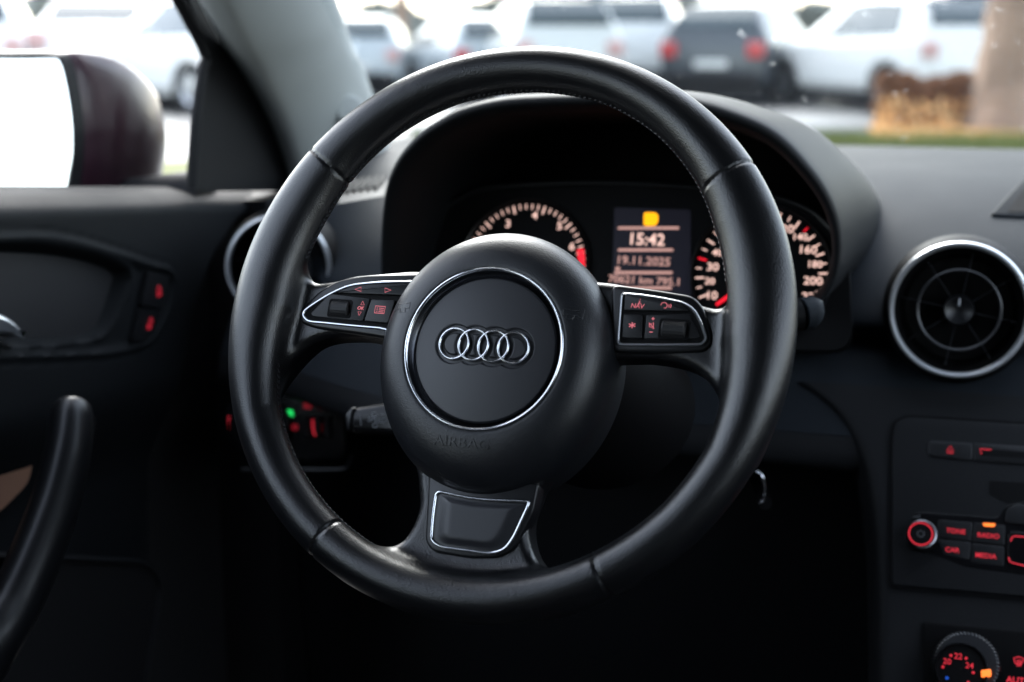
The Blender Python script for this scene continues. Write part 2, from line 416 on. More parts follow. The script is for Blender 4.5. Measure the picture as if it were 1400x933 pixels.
# emblem plate, with the groove round the four rings pressed in
rc_ = [np.array([x, -.0188]) for x in (-.0194, -.0065, .0064, .0193)]; RR = .0096
gp = np.arange(-.0465, .0466, .00030)
PX, PY = np.meshgrid(gp, gp, indexing='ij')
dd = np.min([np.abs(np.hypot(PX-c[0], PY-(c[1]-HC[1]))-RR) for c in rc_], 0)
inn = np.sum([np.hypot(PX-c[0], PY-(c[1]-HC[1])) < RR for c in rc_], 0) >= 2
depth = np.where(inn, 1.0, 1-sstep(.0024, .0033, dd)); rad = np.hypot(PX, PY)
Z = ZF-.0035+.0028*(1-(rad/.0465)**2)-.0016*depth-.0025*sstep(.0449, .0462, rad)
G = np.stack([PX+HC[0], PY+HC[1], Z], -1)
link('emblem_plate', gridmesh(G, rad < .0463), M['plate_black'], W, angle=75)
gs = []
for i, c in enumerate(rc_):
    a = np.linspace(0, 2*PI, 72, endpoint=False)
    g = lathe([(RR-.0008, -.0012), (RR-.0006, .0004), (RR-.0002, .0008), (RR+.0003, .0008), (RR+.0006, .0004), (RR+.0008, -.0012)], 72)
    rr_ = np.hypot(g[0][:, 0]+c[0], g[0][:, 1]+c[1]-HC[1]); V = g[0]+[c[0], c[1], 0]
    V[:, 2] += ZF-.0030+.0028*(1-(rr_/.0465)**2)+(.00015 if i % 2 else 0); gs.append((V, g[1]))
for g in gs: link('emblem_ring', g, M['chrome'], W, angle=60)

# side control panels -------------------------------------------------
ZB = -.0060
def L_(pts, z=ZB): return WF.L(pts, z)
def loop_tube(P, z, r, flat=1.0): P = ccw(P); return tube(np.c_[P, np.full(len(P), z)], r, True, 10, flat)
lb_out = round_poly(L_([(590, 373.5), (500, 376), (461, 383), (435, 398), (408, 427), (409, 441), (430, 449), (505, 459), (545, 466), (590, 470)]), .006)
rb_out = round_poly(L_([(835, 388), (897, 396), (946, 404), (960, 418), (974, 455), (973, 472), (962, 481), (920, 483), (835, 482)]), .006)
lb = link('control_bezel', prism(lb_out, -.020, ZB, .0022), M['satin'], W)
rb = link('control_bezel', prism(rb_out, -.020, ZB, .0022), M['satin'], W)
l_chr = smooth_path(L_([(590, 385), (565, 385.5), (535, 386), (508, 387.5), (480, 391), (457, 400), (436, 412), (419, 424), (415.5, 430), (418, 436), (425, 440), (445, 442), (485, 446), (520, 449), (560, 453)]), 5, True)
r_chr = round_poly(L_([(850, 402), (880, 404.5), (910, 409.5), (934, 414.5), (948, 423), (958, 440), (966, 463), (960, 471.5), (905, 472), (845, 471.5)]), [.003, .01, .01, .01, .008, .01, .004, .004, .01, .003])
l_face = offset(ccw(l_chr), .0012); r_face = offset(ccw(r_chr), .0012)
link('chrome_surround', loop_tube(l_chr, ZB+.0002, .0010, 1.2), M['satin_chrome'], W)
link('chrome_surround', loop_tube(r_chr, ZB+.0002, .0010, 1.2), M['satin_chrome'], W)
link('recess_floor', prism(l_face, ZB-.004, ZB+.0002), M['black'], W); link('recess_floor', prism(r_face, ZB-.004, ZB+.0002), M['black'], W)
def button(name, px, par, r=.0012, z1=.0016, m='button'):
    return link(name, prism(round_poly(L_(px), r), ZB-.001, ZB+z1, .0006), M[m], W)
b1 = button('rocker_button', [(458, 401.5), (482, 392.5), (510, 389.5), (575, 388), (566, 405.5)], lb)
b1.data.materials[0] = M['button']
b2 = button('menu_button', [(509, 410), (542, 411.5), (532, 443), (499, 440)], lb)
b3 = button('scroll_surround', [(452, 402), (507, 409), (497, 440), (428, 433.5), (425, 429)], lb, z1=.0010)
wf = lambda c, L, R_: tube([(c[0]-L/2, c[1], ZB+.0002), (c[0]-L/2+.0006, c[1], ZB+.0002), (c[0]+L/2-.0006, c[1], ZB+.0002), (c[0]+L/2, c[1], ZB+.0002)], [R_-.0006, R_, R_, R_-.0006], n=28, up=(0, 1, 0))
def roller(px, L, R_, slant):
    c = WF.loc(*px, ZB+.002)
    fr = link('roller_well', prism(round_poly([(c[0]-L*.62, c[1]-R_*1.0), (c[0]+L*.62, c[1]-R_*1.0), (c[0]+L*.62, c[1]+R_*1.0), (c[0]-L*.62, c[1]+R_*1.0)], .002), ZB+.0004, ZB+.0014, 0), M['black'], W)
    n, m = 44, 15; V, F = [], []
    for i in range(n):
        a = 2*PI*i/n
        for j in range(m):
            e = .0007 if j in (0, m-1) else 0
            r = R_-e+(.00022 if (i % 2 and j % 2) else 0)
            V.append((c[0]-L/2+L*j/(m-1), c[1]+r*math.cos(a), ZB-.0022+r*math.sin(a)))
        for j in range(m-1): F.append((i*m+j, i*m+j+1, ((i+1) % n)*m+j+1, ((i+1) % n)*m+j))
    F.append(tuple(i*m for i in range(n))[::-1]); F.append(tuple(i*m+m-1 for i in range(n)))
    return link('scroll_roller', (V, F), M['rubber'], W, angle=20)
roller((464, 421.5), .0135, .0062, 0); roller((921, 450), .0150, .0064, 0)
b4 = button('rocker_button', [(855, 403.5), (888, 407), (915, 412), (934, 418), (943, 427), (854, 425.5)], rb)
b5 = button('star_button', [(853, 430), (879, 431), (878, 464), (851, 463)], rb)
b6 = button('scroll_surround', [(884, 431), (943, 429.5), (958, 461), (955, 464), (881, 464)], rb, z1=.0010)
def sym(name, lines, w, par, closed=False, m='pink', zz=.0017): return link(name, strokes([WF.L(l, ZB+zz) for l in lines], w, ZB+zz, closed), M[m], par)
tri = lambda u, v, s, d: [(u-d*s, v), (u+d*s, v-s*.72), (u+d*s, v+s*.72)]
sym('arrow_symbol', [tri(489.5, 395.8, 4.2, 1)], .0006, b1, True); sym('arrow_symbol', [tri(530.5, 397, 4.2, -1)], .0006, b1, True)
sym('list_symbol', [[(513.5, 418.5), (527, 419.5), (525, 429), (512, 428)]], .0006, b2, True)
sym('list_lines', [[(518.5, 421.5), (525, 422)], [(518, 424), (524.6, 424.5)], [(517.6, 426.3), (524.2, 427)], [(515.2, 421.3), (516.6, 421.4)], [(514.9, 423.8), (516.3, 423.9)], [(514.6, 426), (516, 426.1)]], .0005, b2)
sym('arrow_symbol', [[(496, 412), (493.3, 417), (498.3, 417.3)], [(491, 431.5), (489.4, 426.4), (494, 426.8)]], .0005, b3, True, zz=.0011)
link('ok_lettering', text('OK', .0032, WF.loc(493.5, 421.6, ZB+.001), ZB+.0010, shear=.15, bold=.00003), M['pink'], b3)
link('nav_lettering', text('NAV', .0040, WF.loc(872, 418.6, ZB+.0016), ZB+.0016, shear=.15, rot=math.radians(-1)), M['pink'], b4)
sym('info_symbol', [[(875, 409.5), (875.8, 409.5)], [(873.2, 412), (875, 412), (873.6, 415)], [(872, 415), (876, 415)]], .0005, b4)
sym('voice_symbol', [[(903.5, 417.5), (905, 414.5), (908.5, 413.6), (911.5, 415.5), (912.3, 419), (910, 421.6), (907.5, 421.2)], [(914.3, 416.6), (915, 418.5), (914, 420.5)], [(917, 416), (917.6, 418.6), (916.3, 421.5)]], .0005, b4)
sym('star_symbol', [[(864.5, 441), (864, 449)], [(860, 443.2), (868.4, 446.8)], [(868.6, 442.8), (860, 447)]], .0007, b5)
sym('mute_symbol', [[(888, 443.5), (890, 443.5), (893.5, 441), (893, 450), (890, 447.2), (887.8, 447.2)]], .0005, b6, True, zz=.0011)
sym('mute_stroke', [[(887.3, 441.5), (894.3, 449.2)]], .0005, b6, zz=.0011)
sym('plus_symbol', [[(890.8, 436), (895, 436)], [(892.9, 434), (892.7, 438)]], .0006, b6, zz=.0011)
sym('minus_symbol', [[(887.8, 454.2), (892.3, 454.3)]], .0006, b6, zz=.0011)
# lower spoke trim
ZT = -.0035
T_ = lambda p: WF.L(p, ZT)
lt_out = round_poly(T_([(586, 645), (650, 655), (737, 660), (729, 700), (702, 752), (680, 763), (640, 763), (592, 755), (580.5, 741), (583, 700)]), .004)
link('spoke_trim_frame', prism(lt_out, -.016, ZT, .0018), M['satin'], W)
lt_c = round_poly(T_([(597, 671.5), (650, 683), (723.5, 685.5), (722, 693), (702, 736), (690, 752), (672, 757), (603, 748), (589.5, 739), (592, 705)]), [.004, .02, .0015, .002, .01, .006, .006, .006, .006, .02])
link('spoke_trim_chrome', loop_tube(lt_c, ZT+.0003, .0010, 1.0), M['chrome'], W)
P = offset(ccw(lt_c), .0015); cen = P.mean(0); Vv, Ff = [], []; nn = len(P)
for j, s in enumerate(np.linspace(1, 0.02, 14)):
    for p in P:
        q = cen+(p-cen)*s; Vv.append((q[0], q[1], ZT-.0001+.0022*sstep(0, .35, 1-s)))
    if j:
        for i in range(nn): Ff.append(((j-1)*nn+i, (j-1)*nn+(i+1) % nn, j*nn+(i+1) % nn, j*nn+i))
Ff.append(tuple(range(13*nn, 14*nn)))
link('spoke_trim_insert', (Vv, Ff), M['plate_black'], W, angle=80)
# hub back, hidden boss joining the spokes to the column
link('hub_back', lathe([(.072, -.022), (.070, -.045), (.045, -.06), (.001, -.06)], 48, HC), M['black'], W)

# ================================================================== STEERING COLUMN + STALKS
col_o = WF.w([[0, 0, -.06]])[0]
T = thing('steering_column', 'black plastic steering column shroud behind the steering wheel hub', 'steering column', col_o)
g = lathe([(.045, -.058), (.058, -.066), (.060, -.10), (.066, -.26)], 40)
link('shroud', (WF.w(g[0]*[1.15, 1, 1]), g[1]), M['black'], T)

St = thing('control_stalk', 'left column stalk with grey speed print, half hidden by the hub', 'stalk', WF.w([[-.09, -.06, -.085]])[0], 'steering column stalks')
SF = Frame(atY(520, 575, 1.02), (0.0, -.93, .36))
so = round_poly(SF.L([(474, 566), (483, 557), (521, 551), (590, 549), (600, 600), (530, 594), (476, 590)]), .005)
s1 = link('stalk_body', xf(prism(so, -.022, 0, .005), SF), M['piano'], St)
link('end_cap', xf(prism(round_poly(SF.L([(470.5, 569), (481, 556.5), (487, 557), (481, 590), (474, 590)]), .003), -.020, .0015, .003), SF), M['satin'], St)
link('speed_lettering', xf(text('SPEED', .0060, SF.loc(516, 574.5), .0003), SF), M['greyprint'], St)
link('speed_symbols', xf(strokes([[SF.loc(512+4*math.cos(a), 567+3*math.sin(a)) for a in np.linspace(0, 5.5, 9)], [SF.loc(521, 567), SF.loc(525, 567)], [SF.loc(513+3.5*math.cos(a), 582+3*math.sin(a)) for a in np.linspace(0, 5.5, 9)], [SF.loc(493, 569), SF.loc(494, 582)]], .0008, .0004), SF), M['greyprint'], St)
Sr = thing('control_stalk', 'right column stalk, its grey tip sticking out beside the right rim', 'stalk', WF.w([[.09, .02, -.085]])[0], 'steering column stalks')
c0, c1 = atY(950, 452, 1.05), atY(1094, 430, 1.085)
c2, c3 = atY(1109, 428, 1.09), atY(1124, 432, 1.092)
link('stalk_body', tube([c0, c1], [.012, .0125], n=24), M['black'], Sr)
link('stalk_tip', tube([c1+(c1-c0)*.01, c2, c2+(c3-c2)*.6, c3], [.0145, .0150, .0135, .006], n=28, flat=.85), M['dash'], Sr, angle=60)

# ================================================================== DASHBOARD
D = thing('dashboard', 'dark grey moulded dashboard below the windscreen with bright top pad', 'dashboard', (0, 1.4, .6))
prof = [(2.06, .972), (1.9, .981), (1.7, .984), (1.55, .978), (1.45, .966), (1.37, .944), (1.31, .917), (1.275, .893), (1.258, .876), (1.262, .868), (1.275, .863), (1.268, .857), (1.247, .845), (1.226, .82), (1.2025, .7885)]
pp = smooth_path(np.array(prof), 4, False)
xs = np.concatenate([np.linspace(-.735, -.6, 14), np.linspace(-.59, .9, 60)])
def dash_pt(x, y, z):
    # the whole pad curves away from the driver towards the door
    e = sstep(-.45, -.74, np.array(x)); yy = y+.13*e*(1 if y < 1.6 else max(0, (2.06-y)/.46)); return (x, yy, z-.0*e)
G = np.array([[dash_pt(x, y, z) for y, z in pp] for x in xs])
link('top_pad', gridmesh(G), M['dash'], D, angle=60)
# lower fascia: left of the column and centre stack, as heightfield sheets
prof2 = [(1.2025, .788), (1.196, .770), (1.204, .757), (1.255, .747), (1.36, .735), (1.37, .60), (1.40, .3)]
pp2 = smooth_path(np.array(prof2), 4, False)
xs2 = np.concatenate([np.linspace(-.735, -.6, 14), np.linspace(-.59, -.02, 30)])
G = np.array([[dash_pt(x, y, z) for y, z in pp2] for x in xs2])
link('knee_panel', gridmesh(G), M['fascia'], D, angle=60)
# centre stack with a rounded left flank
CS = Frame((0, 1.1975, .788), (0, -.84, .54))
flank = CS.L([(1075, 520), (1105, 540), (1135, 570), (1158, 612), (1172, 660), (1180, 720), (1184, 800), (1186, 1100)])
rows = []
fl = smooth_path(flank, 8, False)
for p in fl:
    row = []
    for k in range(10):
        a = k/9*PI/2; row.append((p[0]+.016*(1-math.cos(a))*1-.0, p[1], -.05+.05*math.sin(a)))
    for xx in np.linspace(p[0]+.02, .40, 14): row.append((xx, p[1], 0))
    row.insert(0, (p[0], p[1], -.14)); rows.append(row)
g = gridmesh(np.array(rows)); link('centre_stack', xf(g, CS), M['fascia'], D, angle=60)
# left end cap facing the door
cap = [dash_pt(-.735, y, z) for y, z in np.vstack([pp, pp2])]
cap = [np.array(c) for c in cap]+[np.array([-.735, 2.06, .3])]
link('end_cap', (np.array(cap), [tuple(range(len(cap)))]), M['black'], D)
# defroster slots by the left pillar
gs = []
for i in range(6):
    u = 474+i*9.5
    a, b = atZ(u-9, 276-i*1.2, .965), atZ(u+3, 254-i*.8, .972)
    a[2] += .008; b[2] += .006
    gs.append(tube([a, b], .0022, n=6))
link('defrost_slots', join(*gs), M['black'], D)
link('defrost_grille', gridmesh(np.array([[atZ(462, 279, .970), atZ(525, 268, .970)], [atZ(470, 250, .974), atZ(530, 247, .974)]])), M['fascia'], D)
# raised storage tray on the right top of the pad
tr = [(1352, 297), (1400, 246), (1440, 205), (1560, 205), (1560, 310)]
TZ = .955
trf = Frame((0, 1.4, .952), (0, -.45, .89))
P = round_poly(trf.L(tr), .006)
link('tray_rim', xf(prism(P, -.02, .003, .0025), trf), M['dash'], D)
link('tray_opening', xf(prism(round_poly(trf.L([(1376, 294), (1400, 262), (1440, 228), (1560, 228), (1560, 300)]), .004), 0, .0036), trf), M['black'], D)

# hood over the instruments --------------------------------------------
outer = [(522, 420), (518, 372), (518, 333), (521, 283), (528, 245), (543, 213), (568, 184), (593, 166), (629, 147), (682, 134), (736, 130), (800, 128), (860, 126), (915, 128), (960, 137), (1000, 150), (1043, 168), (1075, 190), (1105, 222), (1130, 256), (1146, 292), (1152, 330), (1147, 372), (1128, 410), (1100, 430)]
HY = 1.10
H = thing('instrument_hood', 'arched black hood shading the instrument dials behind the steering wheel', 'instrument hood', (-.27, 1.15, .9))
L0 = smooth_path(np.array([[*atY(u, v, HY+.05*max(0, (v-150)/270))] for u, v in outer]), 6, False)
cen = L0.mean(0)
def scale_loop(L, sx, sz, dy, dz=0, dx=0):
    Q = L.copy(); Q[:, 0] = cen[0]+dx+(L[:, 0]-cen[0])*sx; Q[:, 2] = .88+dz+(L[:, 2]-.88)*sz; Q[:, 1] += dy; return Q
loops = [scale_loop(L0, .90, .84, .30, -.004), scale_loop(L0, .90, .84, .20, -.004), scale_loop(L0, .925, .885, .10, -.002), scale_loop(L0, .945, .915, .03), scale_loop(L0, .957, .935, .010), scale_loop(L0, .975, .965, -.001), scale_loop(L0, .992, .990, .001), scale_loop(L0, 1.0, 1.0, .010),
         scale_loop(L0, 1.010, 1.002, .030), scale_loop(L0, 1.035, .992, .09), scale_loop(L0, 1.065, .965, .16), scale_loop(L0, 1.085, .90, .24), scale_loop(L0, 1.09, .74, .34), scale_loop(L0, 1.08, .55, .40)]
G = np.array(loops)
link('hood_shell', gridmesh(smooth_path(G.reshape(len(loops), -1), 3, False).reshape(-1, len(L0), 3), flip=True), M['hood'], H, angle=80)

bk = np.array([[p, [p[0], p[1], .80]] for p in scale_loop(L0, .93, .87, .27, -.002)])
link('hood_backing', gridmesh(bk), M['black'], H)
# instrument cluster ----------------------------------------------------
CF = Frame(atY(840, 360, 1.235), (0, -.94, .34))
K = thing('instrument_cluster', 'lit instrument cluster with two dials and a small screen under the hood', 'instrument cluster', CF.o)
def C_(pts, z=0): return CF.L(pts, z)
link('backing_panel', xf(prism(round_poly(C_([(560, 470), (560, 300), (640, 262), (690, 252), (800, 248), (960, 258), (1060, 270), (1120, 300), (1160, 340), (1165, 480)]), .02), -.02, 0), CF), M['black'], K)
brow = smooth_path(C_([(560, 330), (600, 292), (640, 266), (672, 257), (720, 253), (800, 250), (880, 252), (960, 258), (1050, 268), (1110, 290), (1150, 330)], .004), 6, False)
link('brow_trim', xf(tube(np.c_[brow, np.full(len(brow), .004)], .0022, n=8), CF), M['satin'], K)
scr = link('display_screen', xf(prism(round_poly(C_([(840, 284), (944, 287), (944, 420), (836, 420)], .001), .002), -.001, .001), CF), M['screen'], K)
def cbar(u0, u1, v, m='bar', t=2.2):
    a, b = CF.loc(u0, v, .0014), CF.loc(u1, v, .0014); hh = .00052*t
    return prism([(a[0], a[1]-hh), (b[0], b[1]-hh), (b[0], b[1]+hh), (a[0], a[1]+hh)], .0011, .0016)
link('divider_line', xf(join(cbar(845, 928, 312), cbar(845, 920, 342), cbar(840, 919, 373), cbar(838, 918, 394)), CF), M['bar'], scr)
link('time_text', xf(text('15:42', .0150, CF.loc(885.5, 327.5, .0012), .0012, bold=.0002, sx=1.02), CF), M['white'], scr)
link('date_text', xf(text('19.11.2025', .0106, CF.loc(880.5, 357, .0012), .0012, bold=.0001, sx=1.06), CF), M['bar'], scr)
link('mileage_text', xf(text('70621 km 795.1', .0094, CF.loc(880, 383.5, .0012), .0012, bold=.0001, sx=1.08), CF), M['bar'], scr)
link('trip_symbol', xf(strokes([[CF.loc(842, 368), CF.loc(848, 368)]], .003, .0013), CF), M['bar'], scr)
ic = round_poly(C_([(880.5, 291), (896, 291), (900, 295), (899, 305), (895, 309), (880, 309)], .0014), .002)
link('door_open_symbol', xf(prism(ic, .0011, .0018), CF), M['amber'], scr)
def gauge(name, cu, cv, R_, a0, a1, step, major, label, nums, redband=None, redticks=()):
    c = CF.loc(cu, cv)
    g = link(name, xf(lathe([(R_, 0), (R_-.001, .0008), (R_-.003, .0008), (R_-.0035, -.0), (0.0005, .0004)], 72, c), CF), M['black'], K, label=label)
    sub('gauge_ring', xf(lathe([(R_-.0005, .0), (R_, .005), (R_+.0012, .006), (R_+.0020, .004), (R_+.002, 0)], 96, c), CF), M['satin'], g)
    tk, rt = [], []
    k = 0; a = a0
    while a > a1:
        big = (k % major == 0); r1 = R_-.0026; r0 = r1-(.0075 if big else .0048); t = math.radians(a)
        w = .0007 if big else .0005; d = np.array([math.cos(t), math.sin(t)]); n = np.array([-d[1], d[0]])
        q = [c+d*r0-n*w, c+d*r1-n*w, c+d*r1+n*w, c+d*r0+n*w]
        (rt if k in redticks else tk).append(prism(q, .0006, .0011)); k += 1; a -= step
    sub('tick_marks', xf(join(*tk), CF), M['white'], g)
    for q in rt: sub('red_mark', xf(q, CF), M['needle'], g)
    if redband:
        P0 = arc(c, R_-.003, redband[0], redband[1], 16); P1 = arc(c, R_-.009, redband[1], redband[0], 16)
        sub('red_band', xf(prism(np.vstack([P0, P1]), .0006, .0012), CF), M['needle'], g)
    sub('numerals', xf(join(*[text(s, sz*.86, CF.loc(u, v, .001), .0007, bold=.0001, sx=1.1) for s, u, v, sz in nums]), CF), M['white'], g)
    return g, c
g1, cc1 = gauge('tachometer', 718, 362, .0590, 200, -28, 6.2, 5, 'left dial counting engine speed from 2 to 6',
    [('1', 650, 366, .012), ('2', 667, 329, .012), ('3', 694.5, 306, .0115), ('4', 731, 294.5, .0115), ('5', 765, 309, .0115), ('6', 782, 337, .0115), ('7', 786, 370, .012)], redband=(18, -30))
sp = [('10', 974, 404, .0115), ('20', 970.5, 384.5, .0095), ('30', 974.5, 365, .0115), ('40', 980.5, 345.5, .0095), ('50', 995, 328, .0115), ('60', 1010, 312, .0095), ('120', 1074, 313, .0115), ('140', 1094.5, 324, .0095), ('160', 1105.5, 341.5, .0115), ('180', 1115, 361.5, .0095), ('200', 1111.5, 384, .0115), ('220', 1109, 406, .0115)]
g2, cc2 = gauge('speedometer', 1040, 376, .0595, 204, -30, 9.1, 2, 'right dial showing road speed, red needle low', sp, redticks=(4, 8, 17))
nd0, nd1 = CF.loc(1035, 378, .003), CF.loc(979, 417, .003)
d_ = (nd1-nd0)/np.linalg.norm(nd1-nd0); n_ = np.array([-d_[1], d_[0]])
sub('needle', xf(prism([nd0-n_*.0022, nd1-n_*.0011, nd1+n_*.0011, nd0+n_*.0022], .002, .0035), CF), M['needle'], g2)
sub('needle_hub', xf(lathe([(.010, .001), (.010, .006), (.008, .008), (.0005, .008)], 32, cc2), CF), M['black'], g2)

# air vents -------------------------------------------------------------
def vent(label, cu, cv, Yd, n, R_):
    fr = Frame(atY(cu, cv, Yd), n)
    v = thing('air_vent', label, 'air vent', fr.o, 'round chrome ringed air vents')
    link('housing', xf(lathe([(R_+.008, -.060), (R_+.007, -.020), (R_+.004, -.006), (R_+.0025, -.001), (R_+.001, .002)], 80), fr), M['black'], v)
    link('chrome_ring', xf(lathe([(R_+.0018, .001), (R_+.0014, .0035), (R_+.0002, .0050), (R_-.0014, .0052), (R_-.0026, .0040), (R_-.0036, -.001)], 96), fr), M['vent_ring'], v)
    link('duct', xf(lathe([(R_-.0036, .000), (R_-.006, -.005), (R_-.009, -.012), (R_-.012, -.03), (.001, -.034)], 64), fr), M['black'], v)
    bl = R_*.60
    link('inner_ring', xf(lathe([(bl+.0011, -.008), (bl+.0011, .0012), (bl, .0020), (bl-.0011, .0012), (bl-.0011, -.008)], 64), fr), M['ribs'], v)
    for k in range(8):
        a = math.radians(80+45*k); d = np.array([math.cos(a), math.sin(a)])
        link('vane', xf(tube([(*(d*.013), -.004), (*(d*(R_-.008)), -.005)], 0.0006, n=8, flat=5, up=(0, 0, 1)), fr), M['ribs'], v)
    kb = link('adjuster_knob', xf(lathe([(.0125, -.016), (.0125, -.002), (.0118, .0008), (.010, .0005), (.0085, -.0006), (.0005, -.0012)], 40), fr), M['satin'], v)
    sub('pointer_mark', xf(prism([(-.0006, .0035), (.0006, .0035), (.0006, .0095), (-.0006, .0095)], -.0006, .0010), fr), M['paleprint'], kb)
    return v
vent('large round air vent with chrome ring right of the steering wheel above the radio', 1311, 424, 1.222, (0.0, -1, .14), .0555)
vent('round air vent with chrome ring near the door, partly behind the wheel rim', 381, 366, 1.325, (.30, -1, .10), .0535)

# radio -----------------------------------------------------------------
RF = Frame((0.06, 1.1955, .788), (0, -.84, .54))
def pxm(u, v): return float(((RF.w([[*RF.loc(u, v), 0]])[0]-CAM) @ FW)/f)
Rd = thing('car_radio', 'black car radio panel with red lit buttons and disc slot', 'car radio', RF.w([[0, -.12, 0]])[0])
Rp = lambda P, z=.002: RF.L(P, z)
face = round_poly(Rp([(1219, 800), (1220, 600), (1224, 578), (1240, 570), (1560, 590), (1560, 830)]), [.004, .01, .004, .004, .004, .004])
groove_o = offset(ccw(face), -.0022)
link('panel_gap', xf(prism(groove_o, -.001, .0006), RF), M['black'], Rd)
link('face_panel', xf(prism(face, .0, .002, .0012), RF), M['fascia'], Rd)
def rb_(name, px, z1=.0036, r=.002, m='button', bev=.0008): return link(name, xf(prism(round_poly(Rp(px), r), .0018, z1, bev), RF), M[m], Rd)
ej = rb_('eject_button', [(1269, 603), (1330, 606.5), (1329, 630.5), (1269, 624)], r=.004)
sub('eject_symbol', xf(strokes([Rp([(1294.5, 616), (1299.3, 610), (1303.6, 616.3)], .004)], .0007, .0038, True), RF), M['red'], ej)
sub('eject_line', xf(strokes([Rp([(1294.5, 618.8), (1303.6, 619.4)], .004)], .0007, .0038), RF), M['red'], ej)
slot = rb_('disc_slot_frame', [(1331.5, 606.5), (1560, 622), (1560, 648), (1331.5, 630.5)], r=.001)
sub('slot_opening', xf(prism(round_poly(Rp([(1339, 614), (1560, 629), (1560, 637), (1342, 623)], .0036), .0008), .0030, .0039), RF), M['black'], slot)
sub('slot_light', xf(strokes([Rp([(1342, 621), (1339.5, 614.3), (1355, 615.2)], .004)], .0008, .0041), RF), M['red'], slot)
rb_('card_slot', [(1352, 658), (1560, 668), (1560, 700), (1382, 690), (1352, 676)], z1=.0024, m='black', bev=0)
isl = rb_('button_island', [(1247, 703), (1262, 700), (1364, 708), (1376, 691), (1400, 686), (1560, 692), (1560, 800), (1400, 786), (1320, 775), (1288, 762), (1250, 752)], z1=.0028, r=.004, m='piano')
for nm, s, u, v, q, wd in (('tone', 'TONE', 1306.7, 726.3, [(1283, 711), (1329, 715), (1327, 740), (1281, 735)], 1), ('radio', 'RADIO', 1351.2, 732.5, [(1331, 715), (1374, 719), (1373, 746), (1329, 741)], 1),
                       ('car', 'CAR', 1302, 752, [(1281, 738), (1327, 742), (1325, 766), (1290, 759)], 1), ('media', 'MEDIA', 1348, 760, [(1329, 743.5), (1373, 748), (1372, 775), (1327, 769)], 1)):
    b = rb_(nm+'_button', q, z1=.0031, r=.0012, m='button', bev=.0005)
    sub(nm+'_lettering', xf(text(s, 9.3*pxm(u, v), RF.loc(u, v, .0032), .0031, bold=.00003, sx=1.0, th=.0001), RF), M['red'], b)
link('radio_lamp', xf(prism(round_poly(Rp([(1343.5, 716.3), (1360.5, 717.2), (1359, 721), (1345, 720)]), .0004), .003, .0046), RF), M['orange'], Rd)
link('display_frame', xf(prism(round_poly(Rp([(1378, 727), (1560, 742), (1560, 795), (1376, 771)]), .004), .002, .0045, .001), RF), M['piano'], Rd)
link('bracket_light', xf(strokes([Rp([(1382, 740), (1383, 735), (1387, 733), (1440, 737)], .005), Rp([(1379, 762), (1380.5, 767.5), (1384, 769.5), (1440, 783)], .005)], .0009, .0047), RF), M['red'], Rd)
link('corner_button', xf(prism(round_poly(Rp([(1376, 697), (1388, 690), (1440, 693), (1440, 722), (1374, 716)]), .003), .002, .0042, .0008), RF), M['button'], Rd)
link('volume_symbol', xf(strokes([Rp([(1247, 707.5), (1258, 705), (1258, 709)], .003)], .0006, .0031, True), RF), M['greyprint'], Rd)
kc = RF.loc(1262, 731, .012); 
def ribbed(R_, z0, z1, c, n=60, dep=.0006, prof=None):
    V, F = [], []; zs = [z0, z1-.002, z1-.0006, z1]; rs = [1.06, 1.0, .98, .93]; m = 4
    for i in range(2*n):
        a = PI*i/n; e = dep if i % 2 else 0
        for z, r in zip(zs, rs): V.append((c[0]+(R_*r-e)*math.cos(a), c[1]+(R_*r-e)*math.sin(a), z))
    for i in range(2*n):
        for j in range(m-1): F.append((i*m+j, ((i+1) % (2*n))*m+j, ((i+1) % (2*n))*m+j+1, i*m+j+1))
    F.append(tuple(i*m+m-1 for i in range(2*n)))
    return np.array(V), F
q_ = pxm(1260, 730)/.0006
kb = link('volume_knob', xf(ribbed(.0118*q_, .002, .015, kc), RF), M['ribs'], Rd, angle=25)
kt = RF.loc(1258.7, 729.8, .0158)
sub('knob_light_ring', xf(lathe([(.0098*q_, .0150), (.0096*q_, .0160), (.0088*q_, .0160), (.0086*q_, .0150)], 48, kt), RF), M['red'], kb)
sub('knob_face', xf(lathe([(.0110*q_, .0140), (.0107*q_, .0152), (.0005, .0154)], 48, kt), RF), M['black'], kb)
sub('power_symbol', xf(strokes([arc(kt, .0026, 120, 420, 20), [kt+[0, .0014], kt+[0, .0034]]], .0005, .0157), RF), M['greyprint'], kb)
sub('knob_collar', xf(lathe([(.0118*q_, .0125), (.0114*q_, .0150), (.0107*q_, .0152)], 60, (kt+kc)/2), RF), M['satin_chrome'], kb)

# climate ---------------------------------------------------------------
Cl = thing('climate_control', 'black climate panel with ribbed temperature dial lit red, at bottom right', 'climate control', RF.w([[.05, -.24, 0]])[0])
link('face_panel', xf(prism(round_poly(Rp([(1262, 850), (1560, 880), (1560, 1050), (1262, 1050)], 0), .004), .0, .002, .001), RF), M['black'], Cl)
q_ = pxm(1318, 912)/.00061
kc = RF.loc(1320, 911, .006)
dk = link('temperature_dial', xf(ribbed(.0268*q_, .002, .020, kc, 52, .0016), RF), M['ribs'], Cl, angle=25)
kt = RF.loc(1314, 914, .026)
sub('dial_ring', xf(lathe([(.0218*q_, .018), (.0212*q_, .0245), (.0203*q_, .0262), (.0195*q_, .0262), (.0188*q_, .0250)], 80, kt), RF), M['piano'], dk)
sub('dial_face', xf(lathe([(.0190*q_, .0245), (.0005, .0250)], 60, kt), RF), M['black'], dk)
sub('dial_numerals', xf(join(*[text(s, .0066*q_, RF.loc(u, v, .0255), .0252, bold=.00003) for s, u, v in (('20', 1294.8, 904.3), ('22', 1310, 897.2), ('24', 1325.4, 910), ('18', 1288, 938), ('26', 1328, 938))]), RF), M['red'], dk)
